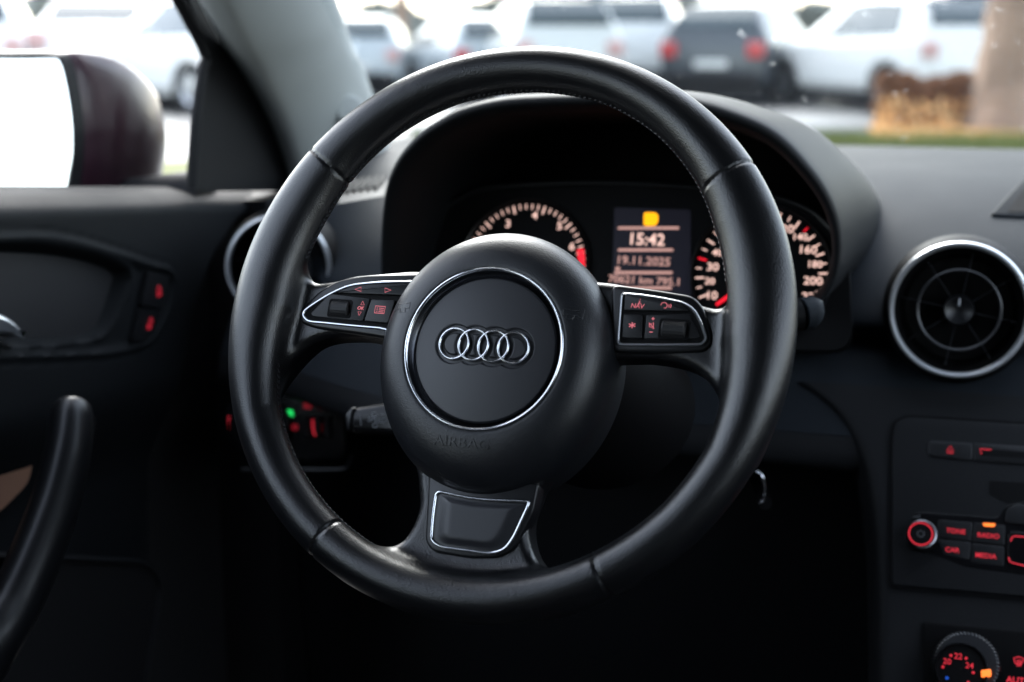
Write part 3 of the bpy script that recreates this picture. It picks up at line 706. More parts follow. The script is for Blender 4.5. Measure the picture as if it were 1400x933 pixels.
sub('dial_dots', xf(join(*[lathe([(.0011, .0250), (.0009, .0256), (.0002, .0256)], 12, RF.loc(u, v, .0255)) for u, v in ((1300, 896.2), (1320.7, 900), (1289, 911.8), (1330.5, 919.6), (1323.6, 933))]), RF), M['red'], dk)
sub('cold_dot', xf(lathe([(.0013, .0250), (.0011, .0256), (.0002, .0256)], 12, RF.loc(1294.6, 927, .0255)), RF), M['blue'], dk)
sub('dial_marker', xf(prism(round_poly(RF.L([(1341, 916.5), (1354.5, 915), (1355.5, 923.5), (1342, 926)], .027), .001), .020, .0275, .0005), RF), M['orange'], dk)
link('demist_symbol', xf(strokes([RF.L([(1386, 900), (1392, 898), (1400, 900.5), (1396, 908.5), (1388, 907)], .003)], .0008, .0022, True), RF), M['red'], Cl)
link('demist_lines', xf(strokes([RF.L([(x, 902), (x, 911)], .003) for x in (1390.5, 1393, 1395.5)], .0007, .0022), RF), M['red'], Cl)
link('auto_lettering', xf(text('AUTO', .0072*q_, RF.loc(1393, 930.5, .003), .0021, bold=.0001), RF), M['red'], Cl)

# light switch panel ------------------------------------------------------
LF = Frame(atY(400, 585, 1.30), (.15, -.97, .12))
Ls = thing('light_switch', 'dark headlight switch panel with red and green symbols behind left rim', 'light switch', LF.o)
l_ = lambda P, z=0: LF.L(P, z)
link('switch_panel', xf(prism(round_poly(l_([(306, 560), (318, 545), (345, 534), (440, 531), (462, 540), (472, 565), (474, 612), (470, 628), (350, 634), (312, 610)]), .012), -.03, 0, .003), LF), M['piano'], Ls)
link('rotary_knob', xf(lathe([(.034, 0), (.033, .006), (.031, .008), (.024, .009), (.022, .018), (.020, .020), (.0005, .020)], 48, LF.loc(357, 583)), LF), M['satin'], Ls)
def icon(u, v, s=1.0, z=.0005):
    c = LF.loc(u, v, z); a = .0032*s
    return join(strokes([np.array([(c[0], c[1]-a), (c[0]+a*.9, c[1]-a*.6), (c[0]+a*.9, c[1]+a*.6), (c[0], c[1]+a)])], .0013, z+.0003, True), strokes([[(c[0]-a*1.4, c[1]+k*a*.7), (c[0]-a*.3, c[1]+k*a*.5)] for k in (-1, 0, 1)], .0010, z+.0003))
for u, v, mm in ((421, 555, 'red_dim'), (442, 556, 'red_dim'), (402.5, 584.3, 'red_dim'), (441, 585, 'red_dim')):
    link('lamp_symbol', xf(icon(u, v, 1.0), LF), M[mm], Ls)
link('fog_symbol', xf(join(icon(318, 574, 1.1), icon(319, 582, 1.1)), LF), M['red'], Ls)
link('lamp_on_light', xf(prism(round_poly(l_([(391, 560), (400, 561), (401.5, 569.5), (393, 567)]), .001), 0, .001), LF), M['green'], Ls)
link('dimmer_wheels', xf(join(*[tube([(*LF.loc(u, 568, .0), .0), (*LF.loc(u, 597, 0), .0)], .0055, n=20) for u in (420, 434, 448)]), LF), M['satin'], Ls)
link('dimmer_light', xf(strokes([l_([(427.5, 574), (428, 588), (431, 596)], .006)], .0013, .006), LF), M['red'], Ls)
link('pocket_lip', xf(tube(np.c_[smooth_path(l_([(330, 642), (417, 642.5), (465, 642), (476, 637), (481, 622)], .004), 6, False), np.full(25, .004)], .0022, n=10), LF), M['satin'], Ls)

# small chrome loop in the footwell
tp = [atY(u, v, 1.17) for u, v in ((1033, 645), (1041, 650), (1045, 661), (1045, 680), (1043, 686), (1038, 687))]
kr = thing('metal_loop', 'tiny bent chrome loop glinting in the dark right below the rim', 'metal loop', tp[3])
link('loop_wire', tube(smooth_path(np.array(tp), 5, False), .0013, n=10), M['chrome'], kr)
link('loop_mount', (lambda a: tube([a, a+np.array([-.02, .09, -.01])], .006, n=16))(atY(1046, 688, 1.19)), M['black'], kr)

# ================================================================== DOOR
DX = -.76
CB = thing('hatchback_car', 'interior shell of the car: left door, windscreen pillar and windscreen', 'car', (0, .5, .3))
def dl(pts): return np.array([atX(u, v, DX)[1:] for u, v in pts])
ys = np.arange(.30, 1.62, .0035); top_a, top_b = atX(0, 257, DX), atX(290, 257, DX)
sl = (top_b[2]-top_a[2])/(top_b[1]-top_a[1])
ztop = lambda y: top_a[2]+(y-top_a[1])*sl
tt = np.concatenate([[0, .0008], np.arange(.003, .50, .0035)])
YY, TT = np.meshgrid(ys, tt, indexing='ij'); ZZ = ztop(YY)-TT
o_out = smooth_path(dl([(-300, 470), (-300, 345), (-150, 328), (0, 326), (54, 325), (107, 333), (161, 349), (205, 364), (230, 371), (239, 387), (233, 421), (214, 457), (193, 471), (143, 482), (0, 487), (-150, 490)]), 5)
o_in = smooth_path(dl([(-280, 455), (-280, 355), (-120, 338), (0, 336), (60, 337), (125, 349), (168, 365), (180, 377), (172, 407), (155, 443), (137, 459), (100, 467), (0, 471), (-120, 474)]), 5)
so_, si_ = polysd(o_out, YY, ZZ), polysd(o_in, YY, ZZ)
XX = np.full(YY.shape, DX)
XX += .0-.030*sstep(.030, .0, TT)**2-.02*sstep(.006, 0, TT)   # rounded sill
XX += -.030*sstep(.19, .30, TT)                                # panel tucks in below the bulge
XX += .004*np.exp(-(so_/.0035)**2)-.003*sstep(.004, -.004, so_)  # raised lip, sunk field
XX += .003*np.exp(-((si_-.003)/.003)**2)-.016*sstep(.002, -.006, si_)
XX += -.0016*np.exp(-((so_-.006)/.0015)**2)
fe = np.array([atX(u, v, DX)[1:] for u, v in ((415, 245), (375, 264), (330, 300), (300, 345), (275, 410), (262, 470), (252, 540), (246, 620), (244, 900))])
ed = np.interp(-ZZ, -fe[:, 1], fe[:, 0]); XX += -.02*sstep(-.012, .0, YY-ed)
mask = YY < ed+.004
G = np.stack([XX, YY, ZZ], -1)
Dr = link('door', gridmesh(G, mask), M['doorcard'], CB, angle=70, label='grey door panel with oval recess and curved pull handle')
def doorflat(P, x0, x1): # outline in (y,z)
    P = ccw(P); V, F = prism(P, 0, 1); V = np.c_[DX+x0+(x1-x0)*V[:, 2], V[:, 0], V[:, 1]]; return V, [q for q in F]
o_sp = smooth_path(dl([(-270, 450), (-270, 362), (-110, 345), (0, 346), (79, 350), (130, 358), (168, 374), (165, 400), (152, 437), (143, 456), (100, 462), (0, 466), (-120, 468)]), 5)
link('speaker_grille', doorflat(o_sp, -.016, -.0135), M['mesh'], Dr)
db1 = link('lock_button', doorflat(round_poly(dl([(200, 370), (230, 378), (219, 421), (190, 417)]), .004), -.004, .003), M['button'], Dr)
db2 = link('lock_button', doorflat(round_poly(dl([(189, 421), (217, 425), (209, 452), (195, 467), (178, 466)]), .004), -.004, .003), M['button'], Dr)
def padlock(u, v, p, open_=0):
    c = dl([(u, v)])[0]; s = .0048
    body = [(c[0]-s*.8, c[1]-s), (c[0]+s*.8, c[1]-s), (c[0]+s*.8, c[1]+s*.1), (c[0]-s*.8, c[1]+s*.1)]
    a = arc((c[0]+open_*s*.7, c[1]+s*.1), s*.55, 0, 180, 10, s*1.1)
    g = join(doorflat(body, .0028, .0036)); t = tube(np.c_[np.full(10, DX+.0036), a], .0008, n=6)
    sub('padlock_symbol', join(g, t), M['red_dim'], Dr)
padlock(213.6, 399, db1); padlock(200, 443.6, db2, 1)
lv = [(-60, 415), (0, 428), (18, 436), (32, 449), (35, 462), (0, 459), (-60, 452)]
g = prism(round_poly(np.array([atX(u, v, DX+.012)[1:] for u, v in ((-90, 405), (-20, 422), (8, 431), (24, 442), (34, 455), (36, 463), (10, 463.5), (-90, 456))]), .008), 0, .020, .006, 5)
V = g[0]; link('release_lever', (np.c_[DX-.006+V[:, 2]+.10*np.minimum(0, V[:, 0]-.95), V[:, 0], V[:, 1]], g[1]), M['satin_chrome'], Dr, angle=60)
hp = smooth_path(np.array([atX(u, v, x) for u, v, x in ((98, 552, -.700), (97, 575, -.695), (92, 620, -.690), (78, 680, -.688), (55, 745, -.688), (22, 820, -.690), (-20, 890, -.694), (-70, 960, -.72))]), 5, False)
rr = np.interp(np.linspace(0, 1, len(hp)), [0, .02, .05, .12, 1], [.008, .0130, .0160, .0180, .0215])
link('pull_handle', tube(hp, rr, n=24, flat=1.15), M['satin'], Dr, angle=80)
link('handle_insert', tube(hp[6:]+np.array([.004, .014, .004]), rr[6:]*.55, n=16), M['black'], Dr, angle=80)
ins = round_poly(np.array([atX(u, v, -.785)[1:] for u, v in ((-120, 540), (-5, 571), (46, 588), (30, 660), (-10, 700), (-120, 720))]), .01)
V, F = prism(ins, 0, 1); link('armrest_insert', (np.c_[-.79+.012*V[:, 2], V[:, 0], V[:, 1]], F), M['tan'], Dr, label='tan padded insert behind the pull handle')
pk = round_poly(np.array([atX(u, v, -.74)[1:] for u, v in ((-200, 1100), (-200, 760), (60, 762), (190, 768), (214, 790), (206, 850), (190, 940), (180, 1100))]), .03)
V, F = prism(pk, 0, 1, 0); link('door_pocket', (np.c_[-.79+.055*V[:, 2], V[:, 0], V[:, 1]], F), M['seal'], Dr)
g = tube(np.c_[np.full(len(pk), -.735), pk], .003, True, 8); link('pocket_edge', g, M['fascia'], Dr)
# sail panel (black triangle) and window seal belong to the door
sp_ = [atX(u, v, -.765) for u, v in ((282, 70), (262, 262), (410, 262), (398, 215), (372, 140), (300, -10), (262, -60), (240, -60))]
sail = np.array(sp_); V = np.vstack([sail, sail+[-.006, 0, 0]]); n = len(sail)
link('sail_panel', (V, [tuple(range(n)), tuple(range(2*n-1, n-1, -1))]+[(i, n+i, n+(i+1) % n, (i+1) % n) for i in range(n)]), M['seal'], Dr)
fr_ = [atX(u, v, -.755) for u, v in ((262, 259), (267, 178), (277, 100), (281, 76), (262, 36), (243, 0), (205, -70), (150, -190))]
link('window_seal', tube(smooth_path(np.array(fr_), 5, False), .006, n=8), M['seal'], Dr)
a, b = atX(262, 257, -.80), None
gl = np.array([[(-.80, y, z) for z in (.93, 1.42)] for y in (-.2, 1.42)])
link('window_glass', gridmesh(gl), M['sideglass'], Dr)

# ================================================================== WING MIRROR
MR = thing('wing_mirror', 'plum painted wing mirror with bright glass outside the driver window', 'wing mirror', (-.98, 1.36, .98))
MX = [( -230, 255), (-235, 150), (-225, 95), (-190, 76), (-60, 73), (0, 73), (66, 73), (84, 82), (94, 118), (101, 165), (102, 205), (99, 240), (92, 285), (70, 318), (20, 330), (-180, 325)]
mo = smooth_path(np.array([atY(u, v, 1.30) for u, v in MX]), 5)
mc = mo.mean(0)
def ml(s, dy, dx=0, dz=0, sz=None): Q = mc+(mo-mc)*[s, 1, sz or s]; Q[:, 1] += dy; Q[:, 0] += dx; Q[:, 2] += dz; return Q
rg = [ml(.945, .012), ml(.965, .002), ml(.985, .0), ml(1.0, .006), ml(1.01, .016)]
link('mirror_surround', gridmesh(np.array(rg+[])[:, list(range(len(mo)))+[0]]), M['trim'], MR, angle=60)
rg = [ml(1.01, .016), ml(1.03, .03, .004), ml(1.03, .08, .010, -.006), ml(.98, .135, .016, -.014, sz=.88), ml(.84, .19, .014, -.022, sz=.66), ml(.55, .225, .0, -.03, sz=.38), ml(.05, .24, -.01, -.03)]
rg = smooth_path(np.array(rg).reshape(len(rg), -1), 3, False).reshape(-1, len(mo), 3)
link('mirror_shell', gridmesh(rg[:, list(range(len(mo)))+[0]]), M['plum'], MR, angle=60)
tilt = Matrix.Rotation(math.radians(5), 3, 'X') @ Matrix.Rotation(math.radians(14), 3, 'Z')
g = ml(.945, .008); Vg = g-mc
Vg = np.array([list(Matrix.Rotation(math.radians(-7.0), 3, 'X') @ Vector(p)) for p in Vg])+mc
link('mirror_glass', (Vg, [tuple(range(len(Vg)))]), M['mirror'], MR, smooth=False)
link('mirror_arm', tube([(-.93, 1.38, .93), (-.78, 1.40, .95)], .03, n=16), M['trim'], MR)

# ================================================================== CAR BODY (pillar, roof, screen)
def lerp(a, b, t): return a+(b-a)*t
# edges of the pillar trim: near-door edge and screen edge
e1 = [atX(u, v, x) for u, v, x in ((408, 262, -.745), (403, 228, -.742), (386, 171, -.735), (357, 107, -.725), (300, 0, -.705))]
e2 = [atX(u, v, x) for u, v, x in ((545, 236, -.700), (520, 168, -.695), (498, 98, -.690), (480, 60, -.685), (459, 0, -.675))]
def extend(e):
    d = e[-1]-e[-2]; k = (1.47-e[-1][2])/d[2]; return e+[e[-1]+d*k]
e1, e2 = np.array(extend(e1)), np.array(extend(e2)); e1[-1] = e2[-1]+(e1[-2]-e2[-2])
mid_dir = N([.75, -.62, .2]); rows = []
for a, b in zip(smooth_path(e1, 6, False), smooth_path(e2, 6, False)):
    row = [a+np.array([-.05, .05, 0])]
    for t in np.linspace(0, 1, 16): row.append(lerp(a, b, t)+mid_dir*.030*math.sin(PI*t)**.7)
    row.append(b+np.array([-.02, .05, 0])); rows.append(row)
link('pillar_trim', gridmesh(np.array(rows)), M['pillar'], CB, angle=80)
kb_ = Frame(atX(478, 152, -.685), (.6, -.75, .2))
link('pillar_sensor', xf(lathe([(.019, -.02), (.018, .004), (.015, .007), (.0005, .008)], 32), kb_), M['pillar'], CB)
# headliner, rear, floor, far side
link('kick_panel', box((-.783, 1.79, .61), (.09, .66, .66)), M['seal'], CB)
for sx in (-.39, .39):
    st_ = np.array([[(sx+x, -.10-.28*(z-.45)+.05*(x/.25)**2, z) for x in np.linspace(-.25, .25, 9)*(1-.35*max(0, (z-.95)/.3))] for z in np.linspace(.40, 1.25, 12)])
    sb = np.array([[(sx+x, .42-.5*t, .50-.02*t) for x in np.linspace(-.25, .25, 5)] for t in np.linspace(0, 1, 4)])
    link('front_seat', join(gridmesh(st_), gridmesh(sb)), M['liner'], CB, angle=80)  # out of view, added to block light reaching the wheel from behind
link('roof_lining', gridmesh(np.array([[(x, y, 1.47+.02*(1-(x/.62)**2)) for x in np.linspace(-.62, .62, 13)] for y in (-1.5, -.5, .3, 1.02)])), M['liner'], CB)
link('roof_panel', gridmesh(np.array([[(x, y, 1.51+.02*(1-(x/.66)**2)) for x in np.linspace(-.66, .66, 13)] for y in (-1.55, -.5, .3, 1.04)])), M['plum'], CB)
link('floor_pan', box((0, .3, .24), (1.56, 3.7, .04)), M['seal'], CB)
link('bulkhead', box((0, 2.09, .60), (1.6, .04, .74)), M['seal'], CB)
link('side_wall', box((.80, .3, .62), (.05, 3.7, .72)), M['liner'], CB)
link('side_wall', box((-.84, .3, .58), (.05, 3.7, .66)), M['liner'], CB)
link('side_wall', box((-.80, -.95, .7), (.05, 1.3, .70)), M['liner'], CB)
link('rear_wall', box((0, -1.5, .68), (1.6, .05, .84)), M['liner'], CB)
for sx in (-1, 1):
    link('centre_post', box((sx*.72, -.12, 1.23), (.06, .16, .50)), M['liner'], CB)
    link('rear_post', box((sx*.66, -1.30, 1.25), (.12, .34, .48)), M['liner'], CB)
a, b = np.array([.70, 1.66, .97]), np.array([.60, 1.02, 1.47])
link('far_pillar', tube([a, b], .05, n=12), M['pillar'], CB)
ws = []
for t in np.linspace(0, 1, 9):
    ws.append([(x*(.80-.17*t)/.8, lerp(2.02, 1.04, t)-.26*(x/.8)**2*(1-.5*t), lerp(.955, 1.485, t)) for x in np.linspace(-.84, .84, 25)])
ws = np.array(ws); wsc = link('windscreen', gridmesh(ws), M['windscreen'], CB, angle=80)
M['drop'] = glass('rain_water', (.93, .96, .97), 1.6)
gs = []
for i in range(900):
    t, x = rng.uniform(.03, .6), rng.uniform(-.80, .45); r = rng.uniform(.0006, .0017) if rng.random() < .9 else rng.uniform(.002, .0032)
    p = np.array([x*(.80-.17*t)/.8, lerp(2.02, 1.04, t)-.26*(x/.8)**2*(1-.5*t), lerp(.955, 1.485, t)])
    fr = Frame(p, (0, -.48, .88)); g = lathe([(r, .0002), (r*.8, -.0003), (r*.4, -.0006), (r*.02, -.0007)], 8)
    V = g[0]*[1, 1, -1]+[0, 0, .004]; gs.append(xf((V, g[1]), fr))
rd = sub('rain_drops', join(*gs), M['drop'], wsc); rd['kind'] = 'stuff'
bn = np.array([[(x, y, z-.10*(x/.85)**4) for x in np.linspace(-.85, .85, 17)] for y, z in ((2.06, .93), (2.3, .93), (2.7, .88), (3.05, .76), (3.15, .6), (3.18, .3))])
M['tint'] = glass('light_cutting_glass', (.05, .055, .055), .5)  # dark tint added to the unseen rear panes to cut light from behind
for sx in (-1, 1): link('rear_side_window', gridmesh(np.array([[(sx*.79, y, .98), (sx*.66, y, 1.48)] for y in (-1.5, -.14)])), M['tint'], CB)
link('rear_window', gridmesh(np.array([[(x, -1.52, .98), (x, -1.48, 1.48)] for x in (-.72, .72)])), M['tint'], CB)
link('bonnet', gridmesh(bn, flip=True), M['plum'], CB, angle=80)

# ================================================================== OUTSIDE
def struct(name, geo, m):
    o = link(name, geo, m); o['kind'] = 'structure'; return o
struct('ground', gridmesh(np.array([[(x, y, 0) for y in (-400, 0, 400, 900)] for x in (-900, -100, 100, 900)]), flip=True), M['asphalt'])

def car(label, cu, base_v, head, paint, kind='hatch', scale=1.0, tl='tail_pale'):
    """a parked car standing on the ground under pixel column cu; head = direction its nose points (degrees)"""
    p = atZ(cu, base_v, 0.0)
    c = thing('parked_car', label, 'car', (0, 0, 0), 'cars parked across the lot')
    tab = {  # x from rear (0) to nose: (x, belt_z, roof_z, halfwidth, roofhalf, low_z)
      'hatch': [(0, .62, .63, .60, .58, .42), (.04, .95, .96, .80, .72, .32), (.15, 1.02, 1.25, .86, .66, .27), (.45, 1.0, 1.47, .88, .60, .24), (1.2, .97, 1.54, .90, .60, .22), (2.1, .95, 1.50, .90, .60, .22), (2.75, .94, 1.22, .89, .66, .22), (3.15, .93, .98, .88, .70, .22), (3.7, .82, .86, .84, .70, .24), (4.05, .60, .62, .72, .62, .30)],
      'suv': [(0, .70, .71, .62, .60, .48), (.04, 1.05, 1.06, .84, .76, .38), (.15, 1.12, 1.42, .90, .70, .33), (.45, 1.10, 1.65, .92, .64, .30), (1.4, 1.07, 1.70, .93, .64, .28), (2.4, 1.04, 1.66, .93, .64, .28), (3.0, 1.03, 1.32, .92, .68, .28), (3.4, 1.02, 1.07, .91, .72, .28), (4.1, .92, .96, .88, .74, .30), (4.5, .66, .68, .76, .66, .36)],
      'sedan': [(0, .62, .63, .60, .56, .42), (.05, .98, .99, .80, .70, .30), (.6, 1.00, 1.03, .87, .66, .26), (1.1, .96, 1.34, .88, .58, .23), (1.7, .94, 1.43, .89, .57, .22), (2.5, .93, 1.40, .89, .57, .22), (3.1, .92, 1.12, .88, .64, .22), (3.4, .91, .95, .87, .68, .22), (4.2, .80, .84, .84, .70, .24), (4.6, .58, .60, .72, .62, .30)]}[kind]
    tb = np.array(tab); xs = np.linspace(0, tb[-1, 0], 60)**1.0; xs = np.concatenate([[0, .02, .04, .08, .12, .18], xs[3:]]); xs = np.unique(xs)
    pr = np.array([np.interp(xs, tb[:, 0], tb[:, i]) for i in range(1, 6)]).T; Ln = tb[-1, 0]
    def pt(i, t, off=0.0):
        bz, rz, hw, rw, lz = pr[i] if not isinstance(i, float) else [np.interp(i, tb[:, 0], tb[:, k]) for k in range(1, 6)]
        x = xs[i] if not isinstance(i, float) else i
        # half section t 0 (bottom) .. 1 (roof centre)
        key = np.array([(hw*.90, lz), (hw*.99, lz+.12), (hw, (lz+bz)/2), (hw*.985, bz-.06), (hw*.955, bz), (lerp(hw*.955, rw, .5), lerp(bz, rz, .52)), (rw, lerp(bz, rz, .93)), (rw*.86, rz), (0, rz+.012)])
        tk = np.array([0, .08, .25, .42, .48, .62, .78, .84, 1.0])
        return np.array([x, np.interp(t, tk, key[:, 0])+off, np.interp(t, tk, key[:, 1])+off*.5])
    ts = np.linspace(0, 1, 34); ts = np.unique(np.concatenate([ts, [.08, .25, .42, .48, .62, .78, .84]]))
    yaw = math.radians(head); ca, sa = math.cos(yaw), math.sin(yaw)
    def put(g):
        V = np.asarray(g[0], float)*scale; x, y = V[:, 0]-Ln*scale/2, V[:, 1]
        return np.c_[p[0]+x*ca-y*sa, p[1]+x*sa+y*ca, V[:, 2]], g[1]
    rows = []
    for i in range(len(xs)):
        half = [pt(i, t) for t in ts]; rows.append([q for q in half]+[q*[1, -1, 1] for q in half[::-1][1:]])
    g = gridmesh(np.array(rows)); V, F = g; n = len(rows[0]); F = F+[tuple(range(n)), tuple(range(len(V)-1, len(V)-n-1, -1))]
    c.location = (float(p[0]), float(p[1]), 0); c['_o'] = [float(p[0]), float(p[1]), 0.0]
    bd = link('body', put((V, F)), paint, c, angle=35)
    # glazing just proud of the body
    gl_m = M['carglass']
    x0, x1 = (.60, 3.0) if kind != 'sedan' else (1.05, 3.0)
    if kind == 'suv': x1 = 3.15
    for sgn in (1, -1):
        for a, b in ((x0, (x0+x1)/2-.05), ((x0+x1)/2+.05, x1-.25)):
            G = np.array([[pt(float(x), t, .006)*[1, sgn, 1] for t in np.linspace(.50, .76, 6)] for x in np.linspace(a, b, 10)])
            G[:, :, 0] += (np.linspace(0, 1, 6)[None]*(-.25 if b > 2.5 else .12)) if (b > 2.5 or a < 1) else 0
            link('side_window', put(gridmesh(G)), gl_m, c)
    # rear and front screens
    rx = {'hatch': (.10, .44), 'suv': (.10, .44), 'sedan': (.66, 1.12)}[kind]; fx = (x1-.25, x1+.35)
    for nm, (a, b) in (('rear_screen', rx), ('front_screen', (2.25 if kind == 'hatch' else 2.5, 3.05 if kind == 'hatch' else 3.3))):
        R_ = []
        for x in np.linspace(a, b, 8):
            bz, rz, hw, rw, lz = [np.interp(x, tb[:, 0], tb[:, k]) for k in range(1, 6)]
            R_.append([(x+(-.012 if nm[0] == 'r' else .012), y*rw*.92, rz+.016) for y in np.linspace(-1, 1, 9)])
        link(nm, put(gridmesh(np.array(R_))), gl_m, c)
    bz = tb[1, 1]
    for sgn in (1, -1):
        link('tail_light', put(rbox_yz(.02, sgn*tb[1, 3]*.86, bz-.13, .10, .26, .24)), M[tl], c)
        link('headlight', put(rbox_yz(Ln-.25, sgn*tb[-1, 3]*.92, tb[-2, 1]-.14, .30, .24, .14)), M['alloy'], c)
    link('under_car_shade', put(rbox((Ln/2, 0, .21), (Ln*.9, 1.5, .26), .02)), M['trim'], c)  # dark box standing in for the shade beneath the car
    link('number_plate', put(rbox_yz(.0, 0, .60, .10, .52, .12)), M['plate'], c)
    link('rear_bumper', put(rbox_yz(.02, 0, .42, .16, 1.5, .14)), M['trim'], c)
    for x in (.80, Ln-.85):
        for sgn in (1, -1):
            y = sgn*tb[4, 3]*.90; R0_ = .33 if kind != 'suv' else .37
            g = lathe([(R0_*.62, -.11), (R0_*.95, -.11), (R0_, -.08), (R0_, .08), (R0_*.95, .11), (R0_*.62, .11)], 28)
            V = np.c_[g[0][:, 0]+x, y+g[0][:, 2]*sgn, g[0][:, 1]+R0_]; w = link('wheel', put((V, g[1])), M['tread'], c)
            g = lathe([(R0_*.63, .10), (R0_*.5, .07), (R0_*.15, .09), (.01, .09)], 28); V = np.c_[g[0][:, 0]+x, y+g[0][:, 2]*sgn, g[0][:, 1]+R0_]
            sub('wheel_rim', put((V, g[1])), M['alloy'], w)
            g = lathe([(R0_*1.13, .0), (R0_*1.13, .135)], 24); 
            V = np.c_[g[0][:, 0]+x, y+g[0][:, 2]*sgn-.01*sgn, g[0][:, 1]+R0_]; link('wheel_arch', put((V, g[1])), M['trim'], c)
    return c
def rbox_yz(x, y, z, sx, sy, sz):
    g = rbox((0, 0, 0), (sy, sz, sx), .015); V = g[0]; return np.c_[x+V[:, 2]*-1, y+V[:, 0], z+V[:, 1]], [q[::-1] for q in g[1]]
def paint(n, c, r=.3): M[n] = mat(n, c, r, spec=.5, coat=.5, var=.04); return M[n]
white = paint('white_car_paint', (.84, .84, .82)); silver = paint('silver_car_paint', (.50, .54, .56)); dark = paint('charcoal_car_paint', (.055, .065, .075)); teal = paint('pale_blue_car_paint', (.42, .54, .56))
offwhite = paint('off_white_car_paint', (.66, .68, .66)); grey = paint('grey_car_paint', (.24, .27, .29))
car('white sport utility car with dark rear window parked just left of the tree trunk', 1200, 146, 128, white, 'suv', 1.04)
car('dark charcoal hatchback with bright red tail lamp left of the white sport utility car', 1020, 136, 82, dark, 'hatch', 1.14, 'taillight')
car('white van-like car parked directly left of the dark charcoal car', 872, 130, 97, white, 'suv', 1.12)
car('off-white car with wide black rear window above the top of the wheel rim', 738, 140, 118, offwhite, 'suv', 1.05)
car('silver car with red tail lamp parked right of the thin bare tree', 632, 134, 128, silver, 'hatch', 1.0, 'taillight')
car('grey car nearest the windscreen pillar, left of the thin bare tree', 505, 131, 106, silver, 'hatch', 1.0)
car('pale blue car parked farther off between the dark car and the white van', 955, 108, 60, teal, 'sedan', 1.25)
car('white car seen tail-on just above the wing mirror', 150, 136, 118, white, 'sedan', 1.3)
car('white car seen through the side window beside the black corner panel', 275, 148, 150, white, 'hatch', 1.15)
car('white car at the far left edge above the mirror glass', -20, 140, 120, white, 'suv', 1.1)
car('white car at the right end, hidden partly behind the tree trunk', 1318, 116, 20, offwhite, 'sedan', 1.1)
car('grey car in the row behind, seen over the off-white car', 800, 98, 175, grey, 'suv', 1.15)

def tree(label, cu, cv, r, hgt, lean=0.0, crown=True, seed=1):
    rg_ = np.random.default_rng(seed); b = atZ(cu, cv, 0.0)
    t = thing('tree', label, 'tree', b)
    ns, nr = 28, 28; V = []
    for i in range(ns+1):
        s = i/ns; rad = r*(1-.45*s)*(1+.55*math.exp(-s*hgt/.5))
        for k in range(nr):
            a = 2*PI*k/nr; q = rad*(1+.07*math.sin(3*a+s*4)+.04*math.sin(7*a+9*s)+.03*rg_.normal())
            V.append(b+np.array([q*math.cos(a)+lean*s*hgt, q*math.sin(a), s*hgt-.05]))
    F = [(i*nr+k, i*nr+(k+1) % nr, (i+1)*nr+(k+1) % nr, (i+1)*nr+k) for i in range(ns) for k in range(nr)]
    link('trunk', (np.array(V), F), M['bark'], t, angle=80)
    top = b+np.array([lean*hgt, 0, hgt]); br = []
    for k in range(12):
        a = rg_.uniform(0, 2*PI); s = rg_.uniform(.6, 1); p0 = b+np.array([lean*hgt*s, 0, hgt*s]); l = r*rg_.uniform(5, 9)
        d = np.array([math.cos(a), math.sin(a), rg_.uniform(.5, 1.2)]); p1 = p0+d*l*.5; p2 = p1+(d+[0, 0, .5])*l*.5
        br.append(tube([p0, p1, p2], [r*.28, r*.16, r*.05], n=7))
    link('branches', join(*br), M['bark'], t)
    if crown:
        n = 5200; c = top+[0, 0, r*3.5]; u = rg_.normal(size=(n, 3)); u /= np.linalg.norm(u, axis=1)[:, None]; cl = rg_.normal(size=(60, 3))*[r*3, r*3, r*2]
        P = c+cl[rg_.integers(0, 60, n)]+u*r*1.1*rg_.random((n, 1))**.4
        A_ = rg_.normal(size=(n, 3)); A_ /= np.linalg.norm(A_, axis=1)[:, None]; B_ = np.cross(A_, u); s = .10
        V = np.stack([P-A_*s, P-B_*s*.5, P+A_*s, P+B_*s*.5], 1).reshape(-1, 3)
        link('crown', (V, [(4*i, 4*i+1, 4*i+2, 4*i+3) for i in range(n)]), M['farleaf'], t, smooth=False)
tree('thick pale brown tree trunk at the right edge of the windscreen view', 1394, 187, .52, 6.5, 0.0, True, 3)
tree('thin bare tree standing between silver cars near the windscreen pillar', 548, 128, .16, 5.5, .02, False, 5)

# verge and hedge
def strip(name, pts, z, m): P = np.array([[*atZ(u, v, 0)[:2], z] for u, v in pts]); return (P, [tuple(range(len(P)))])
M['verge_soil'] = mat('verge_turf', (0.12, 0.13, 0.030), .9, var=.4, vscale=3)
struct('verge', strip('v', [(560, 189), (1600, 184), (1700, 240), (560, 262)], .05, None), M['verge_soil'])
struct('side_verge', strip('v', [(-300, 240), (500, 220), (500, 290), (-300, 320)], .05, None), M['verge_soil'])
ka, kb2 = atZ(560, 187.5, 0), atZ(1600, 182.5, 0)
struct('kerb', tube([ka+[0, 0, .04], kb2+[0, 0, .04]], .08, n=6), M['kerb'])
n = 26000; P = np.array([atZ(u, v, 0.05) for u, v in zip(rng.uniform(560, 1500, n), rng.uniform(188, 215, n))])
hgt = rng.uniform(.04, .12, n); a = rng.uniform(0, 2*PI, n); dx = np.c_[np.cos(a), np.sin(a), np.zeros(n)]*.012; ln_ = np.c_[rng.normal(0, .03, n), rng.normal(0, .03, n), hgt]
V = np.stack([P-dx, P+dx, P+ln_], 1).reshape(-1, 3)
gr = link('grass', (V, [(3*i, 3*i+1, 3*i+2) for i in range(n)]), M['grass'], smooth=False); gr['kind'] = 'stuff'; gr['label'] = 'short green verge grass along the edge of the lot'; gr['category'] = 'grass'
hb, hb2 = atZ(1198, 183, 0), atZ(1330, 183, 0)
hd = thing('hedge', 'low brown autumn hedge with orange leaves at the foot of the trunk', 'hedge', (hb+hb2)/2)
